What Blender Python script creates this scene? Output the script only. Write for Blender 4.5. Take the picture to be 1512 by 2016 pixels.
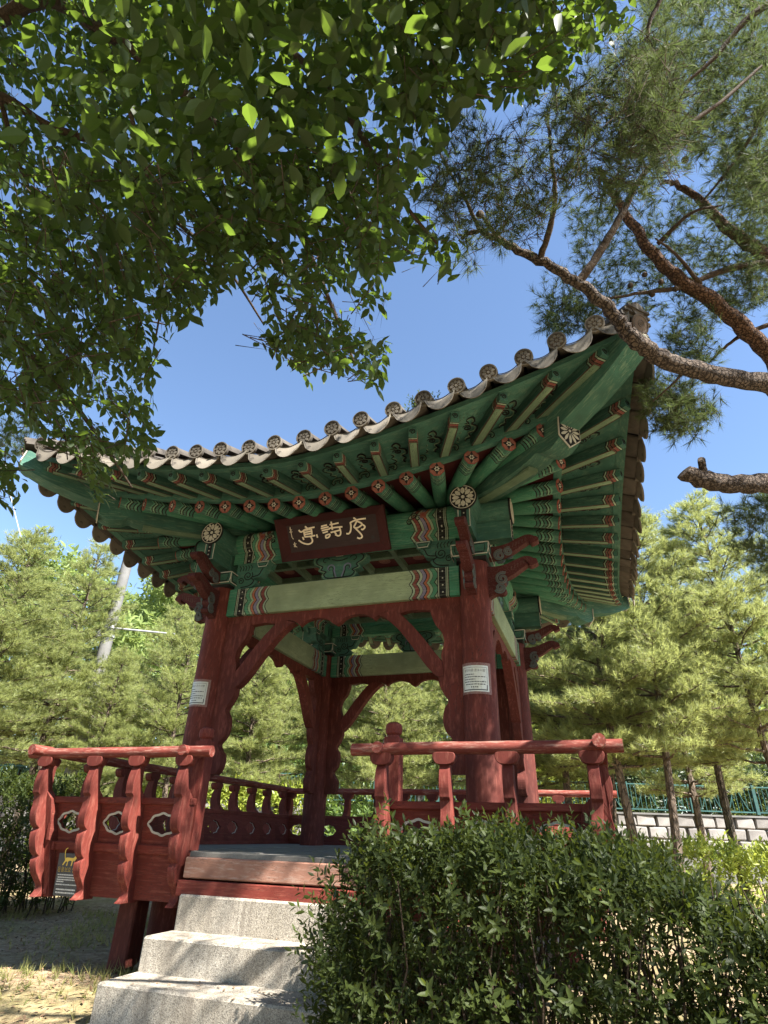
import bpy, math, random
import numpy as np
from mathutils import Matrix, Vector
R = math.radians
random.seed(7)
RNG = np.random.default_rng(11)
for o in list(bpy.data.objects): bpy.data.objects.remove(o)
SC = bpy.context.scene
COL = SC.collection

# ------------------------------------------------------------------ camera, sky, sun, exposure
CAM = Vector((2.305, -6.567, 0.156))
FW = Vector((-0.29448, 0.82372, 0.48453)); RT = Vector((0.94638, 0.32183, 0.02807)); UP = Vector((0.13281, -0.46682, 0.87432))
FPX = 1143.0
cd = bpy.data.cameras.new('camera'); cam = bpy.data.objects.new('camera', cd); COL.objects.link(cam)
cd.sensor_fit = 'VERTICAL'; cd.sensor_height = 24.0; cd.lens = 24.0 * FPX / 2016.0
cd.clip_start = 0.05; cd.clip_end = 3000
cam.matrix_world = Matrix(((RT.x, UP.x, -FW.x, CAM.x), (RT.y, UP.y, -FW.y, CAM.y), (RT.z, UP.z, -FW.z, CAM.z), (0, 0, 0, 1)))
SC.camera = cam
SUN = Vector((0.82, -0.35, 1.0)).normalized()          # towards the sun
elev = math.asin(SUN.z); azim = math.atan2(SUN.x, SUN.y)  # azimuth clockwise from +Y
w = bpy.data.worlds.new('World'); SC.world = w; w.use_nodes = True
wn = w.node_tree.nodes; sky = wn.new('ShaderNodeTexSky'); sky.sky_type = 'NISHITA'; sky.sun_disc = False
sky.sun_elevation = elev; sky.sun_rotation = azim; sky.air_density = 1.0; sky.dust_density = 0.2; sky.ozone_density = 2.6
bg = wn['Background']; bg.inputs['Strength'].default_value = 0.066
w.node_tree.links.new(sky.outputs[0], bg.inputs['Color'])
sl = bpy.data.lights.new('sun', 'SUN'); sl.energy = 5.0; sl.angle = R(0.5); sl.color = (1.0, 0.95, 0.86)
so = bpy.data.objects.new('sun', sl); COL.objects.link(so)
so.rotation_euler = SUN.to_track_quat('Z', 'Y').to_euler(); so.location = SUN * 40
vs = SC.view_settings; vs.view_transform = 'Standard'; vs.look = 'None'; vs.gamma = 1; vs.exposure = 2.25; vs.use_curve_mapping = False

# ------------------------------------------------------------------ helpers: objects
WM = {}
def link(name, data, M=None, parent=None):
    o = bpy.data.objects.new(name, data); COL.objects.link(o)
    M = M or Matrix()
    if parent is not None:
        o.parent = parent; o.matrix_parent_inverse = WM[parent].inverted()
    o.matrix_basis = M; WM[o] = M
    return o
def tag(o, label=None, cat=None, group=None, kind=None):
    if label: o['label'] = label
    if cat: o['category'] = cat
    if group: o['group'] = group
    if kind: o['kind'] = kind
    return o
def thing(name, loc, label, cat, group=None):
    return tag(link(name, None, Matrix.Translation(loc)), label, cat, group)

class MB:
    def __init__(s): s.v = []; s.f = []; s.m = []
    def add(s, v, f, m=0, M=None):
        b = len(s.v)
        if M is not None: v = [tuple(M @ Vector(p)) for p in v]
        s.v += [tuple(p) for p in v]; s.f += [tuple(i + b for i in q) for q in f]; s.m += [m] * len(f)
        return s
    def box(s, c, d, m=0, M=None, taper=1.0):
        x, y, z = c; a, b, h = d[0] / 2, d[1] / 2, d[2] / 2; t = taper
        v = [(x - a*t, y - b*t, z - h), (x + a*t, y - b*t, z - h), (x + a*t, y + b*t, z - h), (x - a*t, y + b*t, z - h),
             (x - a, y - b, z + h), (x + a, y - b, z + h), (x + a, y + b, z + h), (x - a, y + b, z + h)]
        return s.add(v, [(3, 2, 1, 0), (4, 5, 6, 7), (0, 1, 5, 4), (1, 2, 6, 5), (2, 3, 7, 6), (3, 0, 4, 7)], m, M)
    def prism(s, poly, t0, t1, m=0, M=None, plane='XZ'):
        n = len(poly)
        def P(a, b, t):
            return (a, t, b) if plane == 'XZ' else ((a, b, t) if plane == 'XY' else (t, a, b))
        v = [P(a, b, t0) for a, b in poly] + [P(a, b, t1) for a, b in poly]
        f = [tuple(range(n)), tuple(range(2 * n - 1, n - 1, -1))]
        f += [(i, i + n, (i + 1) % n + n, (i + 1) % n) for i in range(n)]
        return s.add(v, f, m, M)
    def tube(s, pts, rad, n=8, m=0, caps=True, M=None, phase=0.0):
        pts = [Vector(p) for p in pts]; k = len(pts)
        if not hasattr(rad, '__len__'): rad = [rad] * k
        v = []; up = None
        for i, p in enumerate(pts):
            d = (pts[min(i + 1, k - 1)] - pts[max(i - 1, 0)]).normalized()
            if up is None: up = Vector((0, 0, 1)) if abs(d.z) < .9 else Vector((0, 1, 0))
            a = d.cross(up)
            if a.length < 1e-5: a = d.cross(Vector((1, .3, 0)))
            a.normalize(); b = a.cross(d).normalized(); up = b
            for j in range(n):
                t = 2 * math.pi * j / n + phase
                v.append(p + (a * math.cos(t) + b * math.sin(t)) * rad[i])
        f = [(i*n + j, i*n + (j + 1) % n, (i + 1)*n + (j + 1) % n, (i + 1)*n + j) for i in range(k - 1) for j in range(n)]
        if caps: f += [tuple(range(n - 1, -1, -1)), tuple(range((k - 1) * n, k * n))]
        return s.add(v, f, m, M)
    def lathe(s, prof, n=16, m=0, M=None):
        v = [(r * math.cos(2*math.pi*j/n), r * math.sin(2*math.pi*j/n), z) for r, z in prof for j in range(n)]; k = len(prof)
        f = [(i*n + j, i*n + (j + 1) % n, (i + 1)*n + (j + 1) % n, (i + 1)*n + j) for i in range(k - 1) for j in range(n)]
        f += [tuple(range(n - 1, -1, -1)), tuple(range((k - 1) * n, k * n))]
        return s.add(v, f, m, M)
    def ribbon(s, pts, wd, t0, t1, m=0, M=None, plane='XZ', closed=False, taper=False):
        # a flat stroke along 2-D points, solid between t0 and t1
        p = [Vector((a, b)) for a, b in pts]; n = len(p); L = []; Rr = []
        for i in range(n):
            if closed: d = p[(i + 1) % n] - p[i - 1]
            else: d = p[min(i + 1, n - 1)] - p[max(i - 1, 0)]
            if d.length < 1e-9: d = Vector((1, 0))
            d.normalize(); q = Vector((-d.y, d.x))
            ww = wd / 2 * ((0.35 + 0.65 * math.sin(math.pi * (i + .5) / n)) if taper else 1)
            L.append(p[i] + q * ww); Rr.append(p[i] - q * ww)
        def P(a, t):
            return (a.x, t, a.y) if plane == 'XZ' else ((a.x, a.y, t) if plane == 'XY' else (t, a.x, a.y))
        v = [P(a, t0) for a in L] + [P(a, t0) for a in Rr] + [P(a, t1) for a in L] + [P(a, t1) for a in Rr]
        f = []
        rng = range(n if closed else n - 1)
        for i in rng:
            j = (i + 1) % n
            f += [(i, j, n + j, n + i), (2*n + i, 3*n + i, 3*n + j, 2*n + j), (i, 2*n + i, 2*n + j, j), (n + i, n + j, 3*n + j, 3*n + i)]
        if not closed: f += [(0, n, 3*n, 2*n), (n - 1, 3*n - 1, 4*n - 1, 2*n - 1)]
        return s.add(v, f, m, M)
    def mesh(s, name, mats, smooth=False, bevel=0):
        me = bpy.data.meshes.new(name); me.from_pydata(s.v, [], s.f)
        for mt in (mats if isinstance(mats, (list, tuple)) else [mats]): me.materials.append(mt)
        me.polygons.foreach_set('material_index', s.m)
        if smooth: me.polygons.foreach_set('use_smooth', [True] * len(s.f))
        me.update()
        if bevel or True:
            import bmesh
            bm = bmesh.new(); bm.from_mesh(me); bmesh.ops.recalc_face_normals(bm, faces=bm.faces)
            if bevel: bmesh.ops.bevel(bm, geom=bm.edges[:], offset=bevel, segments=1, affect='EDGES', clamp_overlap=True)
            bm.to_mesh(me); bm.free()
        if smooth: me.set_sharp_from_angle(angle=R(40))
        return me
    def obj(s, name, mats, M=None, parent=None, smooth=False, bevel=0):
        return link(name, s.mesh(name, mats, smooth, bevel), M, parent)

def batch(name, bv, bf, Ms, mat, parent=None, kind='stuff', rnd=None, smooth=False):
    """many copies of one small base mesh joined into one mesh; Ms is (N,3,4)"""
    bv = np.asarray(bv, float); bf = np.asarray(bf, int); N = len(Ms); nv = len(bv); nf = len(bf); k = bf.shape[1]
    Ms = np.asarray(Ms, float)
    V = np.einsum('nij,vj->nvi', Ms[:, :, :3], bv) + Ms[:, None, :, 3]
    F = (bf[None] + (np.arange(N) * nv)[:, None, None]).reshape(-1)
    me = bpy.data.meshes.new(name)
    me.vertices.add(N * nv); me.vertices.foreach_set('co', V.reshape(-1))
    me.loops.add(N * nf * k); me.loops.foreach_set('vertex_index', F.astype(np.int32))
    me.polygons.add(N * nf); me.polygons.foreach_set('loop_start', (np.arange(N * nf) * k).astype(np.int32))
    if smooth: me.polygons.foreach_set('use_smooth', np.ones(N * nf, bool))
    at = me.attributes.new('rnd', 'FLOAT', 'POINT')
    r = RNG.random(N) if rnd is None else rnd
    at.data.foreach_set('value', np.repeat(r, nv).astype(np.float32))
    me.materials.append(mat); me.update(calc_edges=True); me.validate()
    o = link(name, me, None, parent)
    if kind: o['kind'] = kind
    return o
def frames(P, D, Nrm, S):
    """(N,3,4) matrices: local Y along D, local Z near Nrm, scale S"""
    D = D / (np.linalg.norm(D, axis=1, keepdims=True) + 1e-9)
    X = np.cross(D, Nrm); X /= np.linalg.norm(X, axis=1, keepdims=True) + 1e-9
    Z = np.cross(X, D); S = np.asarray(S, float).reshape(-1, 1, 1)
    M = np.stack([X, D, Z], axis=2) * S
    return np.concatenate([M, P[:, :, None]], axis=2)
def rvec(n):
    v = RNG.normal(size=(n, 3)); return v / np.linalg.norm(v, axis=1, keepdims=True)
def at(x, y, d):            # point seen at photo pixel x, y at depth d metres
    return CAM + (FW + RT * ((x - 756) / FPX) - UP * ((y - 1008) / FPX)) * d
def atn(x, y, d):
    x = np.asarray(x); y = np.asarray(y); d = np.asarray(d)[:, None]
    return np.array(CAM) + d * (np.array(FW) + np.outer((x - 756) / FPX, np.array(RT)) - np.outer((y - 1008) / FPX, np.array(UP)))
def inpoly(x, y, poly):
    r = np.zeros(len(x), bool); n = len(poly); j = n - 1
    for i in range(n):
        xi, yi = poly[i]; xj, yj = poly[j]
        c = ((yi > y) != (yj > y)) & (x < (xj - xi) * (y - yi) / (yj - yi + 1e-9) + xi)
        r ^= c; j = i
    return r
def smooth_path(pts, n=6):
    P = [Vector(p) for p in pts]; out = []
    for i in range(len(P) - 1):
        p0 = P[max(i - 1, 0)]; p1 = P[i]; p2 = P[i + 1]; p3 = P[min(i + 2, len(P) - 1)]
        for k in range(n):
            t = k / n
            out.append(0.5 * ((2*p1) + (p2 - p0)*t + (2*p0 - 5*p1 + 4*p2 - p3)*t*t + (3*p1 - p0 - 3*p2 + p3)*t**3))
    out.append(P[-1]); return out
def sm2(pts, n=6): return [(p.x, p.y) for p in smooth_path([(a, b, 0) for a, b in pts], n)]
def spiral(cx, cy, r0, r1, a0, turns, n=18):
    return [(cx + (r0 + (r1 - r0) * i / n) * math.cos(a0 + turns * 2*math.pi * i / n),
             cy + (r0 + (r1 - r0) * i / n) * math.sin(a0 + turns * 2*math.pi * i / n)) for i in range(n + 1)]

# ------------------------------------------------------------------ helpers: materials
def rgb(c): return (c[0], c[1], c[2], 1.0)
class NT:
    def __init__(s, name):
        s.mat = bpy.data.materials.new(name); s.mat.use_nodes = True; s.t = s.mat.node_tree
        s.b = s.t.nodes['Principled BSDF']; s.out = s.t.nodes['Material Output']
    def n(s, ty, ins=None, **props):
        nd = s.t.nodes.new(ty)
        for k, v in props.items(): setattr(nd, k, v)
        for k, v in (ins or {}).items(): s.set(nd.inputs[k], v)
        return nd
    def set(s, sock, v):
        if isinstance(v, bpy.types.NodeSocket): s.t.links.new(v, sock)
        elif isinstance(v, (tuple, list)) and sock.type == 'RGBA': sock.default_value = rgb(v)
        else: sock.default_value = v
    def m(s, op, a, b=0.0, c=None):
        i = {0: a, 1: b}
        if c is not None: i[2] = c
        return s.n('ShaderNodeMath', i, operation=op).outputs[0]
    def mix(s, f, a, b, blend='MIX'):
        nd = s.n('ShaderNodeMix', None, data_type='RGBA', blend_type=blend)
        s.set(nd.inputs[0], f); s.set(nd.inputs[6], a); s.set(nd.inputs[7], b); return nd.outputs[2]
    def coord(s, kind='Object'): return s.n('ShaderNodeTexCoord').outputs[kind]
    def mapping(s, v, scale=(1, 1, 1)): return s.n('ShaderNodeMapping', {0: v, 3: scale}).outputs[0]
    def noise(s, v, scale, detail=4, rough=0.6): return s.n('ShaderNodeTexNoise', {'Vector': v, 'Scale': scale, 'Detail': detail, 'Roughness': rough}).outputs[0]
    def ramp(s, f, stops, const=False):
        nd = s.n('ShaderNodeValToRGB', {0: f}); cr = nd.color_ramp
        if const: cr.interpolation = 'CONSTANT'
        while len(cr.elements) < len(stops): cr.elements.new(0.5)
        for e, (p, c) in zip(cr.elements, stops):
            e.position = p; e.color = rgb(c) if hasattr(c, '__len__') else (c, c, c, 1)
        return nd.outputs[0]
    def xyz(s, v): nd = s.n('ShaderNodeSeparateXYZ', {0: v}); return nd.outputs[0], nd.outputs[1], nd.outputs[2]
    def bump(s, h, strength=0.3, dist=0.01):
        s.set(s.b.inputs['Normal'], s.n('ShaderNodeBump', {'Strength': strength, 'Distance': dist, 'Height': h}).outputs[0])
    def done(s, col, rough=0.8, spec=0.3):
        s.set(s.b.inputs['Base Color'], col); s.set(s.b.inputs['Roughness'], rough)
        s.set(s.b.inputs['Specular IOR Level'], spec); return s.mat
    def rand(s): return s.n('ShaderNodeObjectInfo').outputs['Random']

def weather(t, col, stretch=(6, 1.2, 6), pale=(.34, .40, .28), amount=.45, dirt=.5, bump=.25):
    """paint that has faded and cracked along the grain, over the colour col"""
    v = t.mapping(t.coord(), stretch)
    g = t.noise(v, 7, 8, .7); c2 = t.noise(t.coord(), 2.3, 4); sp = t.noise(v, 30, 3)
    f = t.m('MULTIPLY', t.ramp(g, [(.50, 0), (.72, 1)]), amount)
    col = t.mix(f, col, pale)
    d = t.ramp(c2, [(.30, (1 - dirt,) * 3), (.62, (1, 1, 1))])
    col = t.mix(1.0, col, d, 'MULTIPLY')
    rv = t.m('MULTIPLY_ADD', t.rand(), .3, .85)
    col = t.mix(1.0, col, t.n('ShaderNodeCombineXYZ', {0: rv, 1: rv, 2: rv}).outputs[0], 'MULTIPLY')
    ck = t.noise(t.mapping(t.coord(), tuple(q * 2.2 for q in stretch)), 3.2, 5, .55)
    cr = t.m('MULTIPLY', t.ramp(ck, [(.485, 0), (.497, 1), (.503, 1), (.515, 0)]), t.ramp(c2, [(.42, 0), (.60, .75)]))
    col = t.mix(cr, col, (.018, .014, .012))
    t.bump(t.m('SUBTRACT', t.m('ADD', g, t.m('MULTIPLY', sp, .5)), cr), bump, .006)
    return col
def paint(name, c, pale, stretch=(6, 6, 1.2), amount=.4, dirt=.45, rough=.75, bump=.3, spec=.25):
    t = NT(name); return t.done(weather(t, c, stretch, pale, amount, dirt, bump), rough, spec)
GREEN = (.050, .145, .112); DGREEN = (.031, .092, .072); PALE = (.25, .34, .23); LTGREEN = (.26, .40, .24); RED = (.098, .020, .014)
BLACK = (.012, .012, .014); WHITE = (.58, .56, .48); ORANGE = (.24, .095, .072); BLUE = (.16, .17, .27); PINK = (.20, .065, .055)
M = {}
M['green'] = paint('green_paint', GREEN, PALE, (1.5, 1.5, 8), .35)
M['green_y'] = paint('green_paint_lengthwise', GREEN, PALE, (9, 1.0, 9), .6)
M['green_x'] = paint('green_paint_beam', GREEN, PALE, (1.0, 9, 9), .45)
M['palegreen_y'] = paint('pale_green_edge_paint', (.15, .24, .155), (.32, .38, .28), (9, 1, 9), .5)
M['red'] = paint('red_oxide_paint', RED, (.42, .15, .11), (5, 5, 1.0), .35)
M['redx'] = paint('red_oxide_paint_rail', (.20, .042, .030), (.54, .34, .27), (1.0, 7, 7), .75)
M['redp'] = paint('red_oxide_paint_panel', (.155, .029, .020), (.34, .12, .08), (.9, 5, 9), .55)
M['redb'] = paint('faded_red_baluster_paint', (.145, .027, .019), (.36, .14, .10), (6, 6, 1.0), .5)
M['signframe'] = paint('dark_maroon_frame_paint', (.045, .009, .010), (.08, .025, .025), (3, 3, 3), .3)
M['maroon'] = paint('maroon_board_paint', (.085, .014, .016), (.12, .03, .03), (2, 2, 2), .3)
M['darkred'] = paint('dark_red_bracket_paint', (.075, .014, .013), (.30, .24, .22), (9, 9, 14), .30)
M['bluegrey'] = paint('blue_grey_scroll_paint', (.10, .13, .14), (.3, .33, .33), (4, 4, 4), .3)
M['black'] = paint('black_paint', BLACK, (.05, .05, .05), (4, 4, 4), .3)
M['white'] = paint('white_line_paint', WHITE, (.4, .38, .32), (4, 4, 4), .4)
M['orange'] = paint('orange_paint', ORANGE, (.55, .30, .22), (6, 6, 6), .4)
M['redfl'] = paint('scarlet_paint', (.26, .05, .04), (.5, .2, .15), (6, 6, 6), .3)
M['blue'] = paint('violet_blue_paint', BLUE, (.3, .3, .36), (6, 6, 6), .3)
M['worn'] = paint('worn_bare_step_board', (.40, .20, .14), (.58, .44, .36), (1.2, 6, 9), .8)
M['grey_wood'] = paint('grey_floor_wood', (.20, .19, .17), (.30, .28, .25), (8, .8, 8), .6)

def banded(name, base, axis_len, stops, wave, lobes, round_=True, pale=PALE, amount=.5, stretch=(9, 1, 9)):
    """painted end bands: stops are (distance from the tip, colour); waves follow the girth"""
    t = NT(name); x, y, z = t.xyz(t.coord())
    ang = t.m('ARCTAN2', x, z) if round_ else t.m('MULTIPLY', z, 30.0)
    wv = t.m('MULTIPLY', t.m('ABSOLUTE', t.m('SINE', t.m('MULTIPLY', ang, lobes))), wave)
    d = t.m('ADD', t.m('ABSOLUTE', y), wv)
    f = t.m('DIVIDE', d, axis_len)
    band = t.ramp(f, [(p / axis_len, c) for p, c in stops], True)
    return t.done(weather(t, band, stretch, pale, amount, .4), .75, .25)
M['rafter'] = banded('rafter_paint', GREEN, .6,
    [(0, GREEN), (.075, (.10, .27, .18)), (.090, BLACK), (.104, (.20, .34, .24)), (.118, BLACK), (.135, GREEN), (.160, BLACK), (.172, (.11, .28, .19)),
     (.195, BLACK), (.210, GREEN), (.235, BLACK), (.247, (.06, .22, .14))], .030, 2.0)
M['upper_rafter'] = banded('upper_rafter_paint', GREEN, .6,
    [(0, GREEN), (.045, BLACK), (.052, (.30, .40, .30)), (.066, BLACK), (.074, PINK), (.100, BLACK), (.108, (.17, .07, .06)), (.128, BLACK), (.136, (.28, .38, .28)), (.15, BLACK), (.162, DGREEN)],
    .018, 1.0, False, amount=.35)
def beam_paint(name, half, mid, lobew=.035, freq=22.0):
    """ornament at both ends of a beam (local x), plain middle"""
    t = NT(name); x, y, z = t.xyz(t.coord())
    d0 = t.m('SUBTRACT', half, t.m('ABSOLUTE', x))
    wv = t.m('MULTIPLY', t.m('ABSOLUTE', t.m('SINE', t.m('MULTIPLY', z, freq))), lobew)
    gate = t.m('GREATER_THAN', d0, .205)
    d = t.m('ADD', d0, t.m('MULTIPLY', wv, gate))
    st = [(0, (.06, .24, .15)), (.085, BLACK), (.095, (.35, .40, .30)), (.105, BLACK), (.11, (.30, .36, .28)), (.12, (.010, .010, .014)), (.185, (.36, .40, .32)), (.197, BLACK), (.205, (.30, .40, .28)),
          (.225, BLACK), (.235, (.07, .25, .15)), (.275, BLACK), (.283, (.30, .42, .28)), (.305, BLACK), (.312, (.42, .14, .08)), (.340, BLACK), (.347, (.22, .20, .32)), (.378, BLACK), (.385, (.36, .42, .32)),
          (.410, BLACK), (.418, (.20, .05, .045)), (.455, BLACK), (.462, (.32, .42, .30)), (.482, BLACK), (.492, mid), (1.0, mid)]
    # two ramps (the node holds 32 stops)
    band = t.ramp(t.m('DIVIDE', d, 1.3), [(min(p / 1.3, 1), c) for p, c in st], True)
    # white dots on the black band
    zz = t.m('SUBTRACT', t.m('FRACT', t.m('MULTIPLY', z, 14.0)), .5); xx = t.m('SUBTRACT', d0, .152)
    rr = t.m('SQRT', t.m('ADD', t.m('POWER', t.m('DIVIDE', zz, 14.0), 2.0), t.m('POWER', xx, 2.0)))
    band = t.mix(t.m('LESS_THAN', rr, .008), band, WHITE)
    return t.done(weather(t, band, (.8, 9, 12), (.42, .48, .34), .4, .45), .75, .25)
M['lintel'] = beam_paint('lintel_ornament_paint', 1.26, (.28, .36, .22))
M['purlin'] = beam_paint('purlin_ornament_paint', 1.26, (.05, .20, .13), .05, 14.0)

def tile_mat(name, a, b):
    t = NT(name); c = t.coord()
    n1 = t.noise(c, 5, 6, .65); n2 = t.noise(c, 45, 4)
    col = t.ramp(n1, [(.3, a), (.7, b)])
    lich = t.ramp(t.noise(c, 13, 5), [(.60, 0), (.72, 1)])
    col = t.mix(t.m('MULTIPLY', lich, .4), col, (.16, .15, .10))
    rv = t.m('MULTIPLY_ADD', t.rand(), .5, .75)
    col = t.mix(1.0, col, t.n('ShaderNodeCombineXYZ', {0: rv, 1: rv, 2: rv}).outputs[0], 'MULTIPLY')
    t.bump(t.m('ADD', n1, n2), .35, .006); return t.done(col, .85, .2)
M['tile'] = tile_mat('fired_clay_roof_tile', (.050, .044, .039), (.11, .097, .085))
M['tileface'] = tile_mat('weathered_tile_face', (.10, .088, .073), (.22, .195, .16))
M['tilegroove'] = tile_mat('tile_groove', (.08, .06, .05), (.12, .09, .07))

def granite():
    t = NT('grey_granite'); c = t.coord()
    sp = t.n('ShaderNodeTexVoronoi', {'Vector': c, 'Scale': 260.0}).outputs['Color']
    s1 = t.xyz(sp)[0]; n = t.noise(c, 3, 5)
    col = t.ramp(s1, [(0, (.13, .115, .095)), (.18, (.30, .27, .235)), (.55, (.43, .39, .34)), (.9, (.57, .53, .46))])
    col = t.mix(1.0, col, t.ramp(n, [(.3, (.56, .54, .50)), (.65, (.82, .81, .79))]), 'MULTIPLY')
    stain = t.noise(t.mapping(c, (9, 9, .8)), 2, 5)
    col = t.mix(t.m('MULTIPLY', t.ramp(stain, [(.48, 0), (.70, 1)]), .65), col, (.12, .10, .08))
    t.bump(t.m('ADD', t.noise(c, 120, 3), t.noise(c, 22, 3)), .5, .004); return t.done(col, .85, .3)
M['granite'] = granite()
def stone(name, a, b, sc=4):
    t = NT(name); c = t.coord(); n = t.noise(c, sc, 6, .65)
    col = t.ramp(n, [(.3, a), (.7, b)]); rv = t.m('MULTIPLY_ADD', t.rand(), .4, .8)
    col = t.mix(1.0, col, t.n('ShaderNodeCombineXYZ', {0: rv, 1: rv, 2: rv}).outputs[0], 'MULTIPLY')
    t.bump(t.noise(c, sc * 6, 5), .6, .01); return t.done(col, .9, .2)
M['wallstone'] = stone('wall_granite', (.15, .14, .135), (.26, .245, .235))
M['concrete'] = stone('pole_concrete', (.095, .094, .092), (.15, .148, .145), 2)
M['teal'] = paint('teal_fence_paint', (.035, .105, .10), (.12, .20, .19), (5, 5, 5), .3)
M['metal'] = stone('galvanised_metal', (.32, .33, .34), (.45, .46, .47), 6)
M['wire'] = paint('dark_cable', (.03, .03, .03), (.06, .06, .06), (2, 2, 2), .2)
M['paper'] = paint('laminated_white_paper', (.62, .64, .58), (.5, .5, .44), (5, 5, 5), .35, .2, .25, .1, .5)
M['tape'] = paint('yellowed_clear_tape', (.24, .12, .10), (.45, .38, .34), (20, 20, 6), .7, .3, .35)
M['ink'] = paint('printed_black_ink', (.04, .04, .045), (.08, .08, .08), (5, 5, 5), .2)
M['signgrey'] = paint('dark_grey_sign_plate', (.075, .075, .075), (.14, .14, .13), (6, 6, 6), .3, .2, .5, .1)
M['yellow'] = paint('yellow_print', (.72, .50, .10), (.65, .5, .2), (6, 6, 6), .2, .1)
M['whiteprint'] = paint('white_print', (.75, .74, .70), (.6, .6, .58), (6, 6, 6), .2, .1)
M['boarddark'] = paint('dark_signboard_ground', (.030, .018, .020), (.06, .045, .045), (1, 8, 8), .4, .3, .6)
M['ivory'] = paint('ivory_calligraphy', (.80, .72, .58), (.66, .58, .46), (8, 8, 8), .3, .2)

def bark(name, a, b, sc, stretch=(1, 1, .35), bump=.8, dist=.02):
    t = NT(name); c0 = t.mapping(t.coord(), stretch)
    wob = t.n('ShaderNodeTexNoise', {'Vector': c0, 'Scale': sc * .8, 'Detail': 3}).outputs['Color']
    c = t.n('ShaderNodeVectorMath', {0: c0, 1: t.n('ShaderNodeVectorMath', {0: wob, 3: 1.6 / sc}, operation='SCALE').outputs[0]}, operation='ADD').outputs[0]
    vo = t.n('ShaderNodeTexVoronoi', {'Vector': c, 'Scale': sc}, feature='DISTANCE_TO_EDGE').outputs[0]
    n = t.noise(c, sc * 1.5, 5); crack = t.ramp(vo, [(0, .0), (.14, 1)])
    col = t.mix(t.m('MULTIPLY', crack, t.ramp(n, [(.25, .3), (.7, 1)])), a, b)
    t.bump(t.m('ADD', crack, n), bump, dist); return t.done(col, .9, .15)
M['pinebark'] = bark('scaly_pine_bark', (.042, .032, .027), (.17, .135, .112), 36, (1, 1, 1), 1.0, .03)
M['redbark'] = bark('reddish_pine_bark', (.050, .028, .020), (.19, .115, .08), 34, (1, 1, 1), 1.0, .025)
M['bgbark'] = bark('young_pine_bark', (.05, .04, .032), (.17, .13, .10), 14)
M['twig'] = bark('brown_twig_bark', (.035, .026, .020), (.085, .062, .046), 40, (1, 1, 1), .4, .004)

def leafmat(name, dark, light, trans, fac, rough=.45, nscale=.8, spec=.4):
    t = NT(name); geo = t.n('ShaderNodeNewGeometry').outputs['Position']
    r = t.m('FRACT', t.m('ADD', t.n('ShaderNodeAttribute', None, attribute_name='rnd').outputs['Fac'], t.rand()))
    n = t.noise(geo, nscale, 3); k = t.m('ADD', t.m('MULTIPLY', r, .6), t.m('MULTIPLY', n, .4))
    col = t.ramp(k, [(.15, dark), (.85, light)])
    t.done(col, rough, spec)
    tc = t.mix(r, trans, tuple(c * 1.25 for c in trans))
    tr = t.n('ShaderNodeBsdfTranslucent', {'Color': tc})
    mx = t.n('ShaderNodeMixShader', {0: fac, 1: t.b.outputs[0], 2: tr.outputs[0]})
    t.t.links.new(mx.outputs[0], t.out.inputs[0]); return t.mat
M['leaf'] = leafmat('broad_leaf', (.014, .026, .010), (.033, .055, .016), (.20, .31, .035), .27, .55, .8, .25)
M['hedgeleaf'] = leafmat('privet_leaf', (.011, .018, .006), (.044, .060, .015), (.18, .23, .03), .18, .5, 2.5, .15)
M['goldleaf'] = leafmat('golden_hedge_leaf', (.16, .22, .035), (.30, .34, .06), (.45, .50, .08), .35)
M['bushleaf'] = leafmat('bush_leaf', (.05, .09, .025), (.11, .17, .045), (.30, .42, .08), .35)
M['darkleaf'] = leafmat('shaded_bush_leaf', (.016, .028, .010), (.045, .072, .024), (.10, .16, .03), .2)  # darker bush leaf: the shade under the trees is put into its colour
M['needle'] = leafmat('pine_needle', (.022, .036, .015), (.074, .094, .038), (.15, .20, .06), .28, .6, .9, .1)
M['bgneedle'] = leafmat('soft_pine_needle', (.10, .125, .042), (.26, .29, .105), (.44, .48, .16), .40, .5, .45)
M['woodleaf'] = leafmat('far_wood_leaf', (.08, .12, .035), (.20, .26, .075), (.36, .45, .12), .38, .6, .2)
M['grass'] = leafmat('dry_grass', (.09, .12, .03), (.34, .30, .12), (.40, .38, .12), .3, .6, 3)
M['litter'] = leafmat('fallen_leaf', (.12, .075, .045), (.30, .20, .12), (.3, .2, .1), .1, .7, 3)

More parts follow.
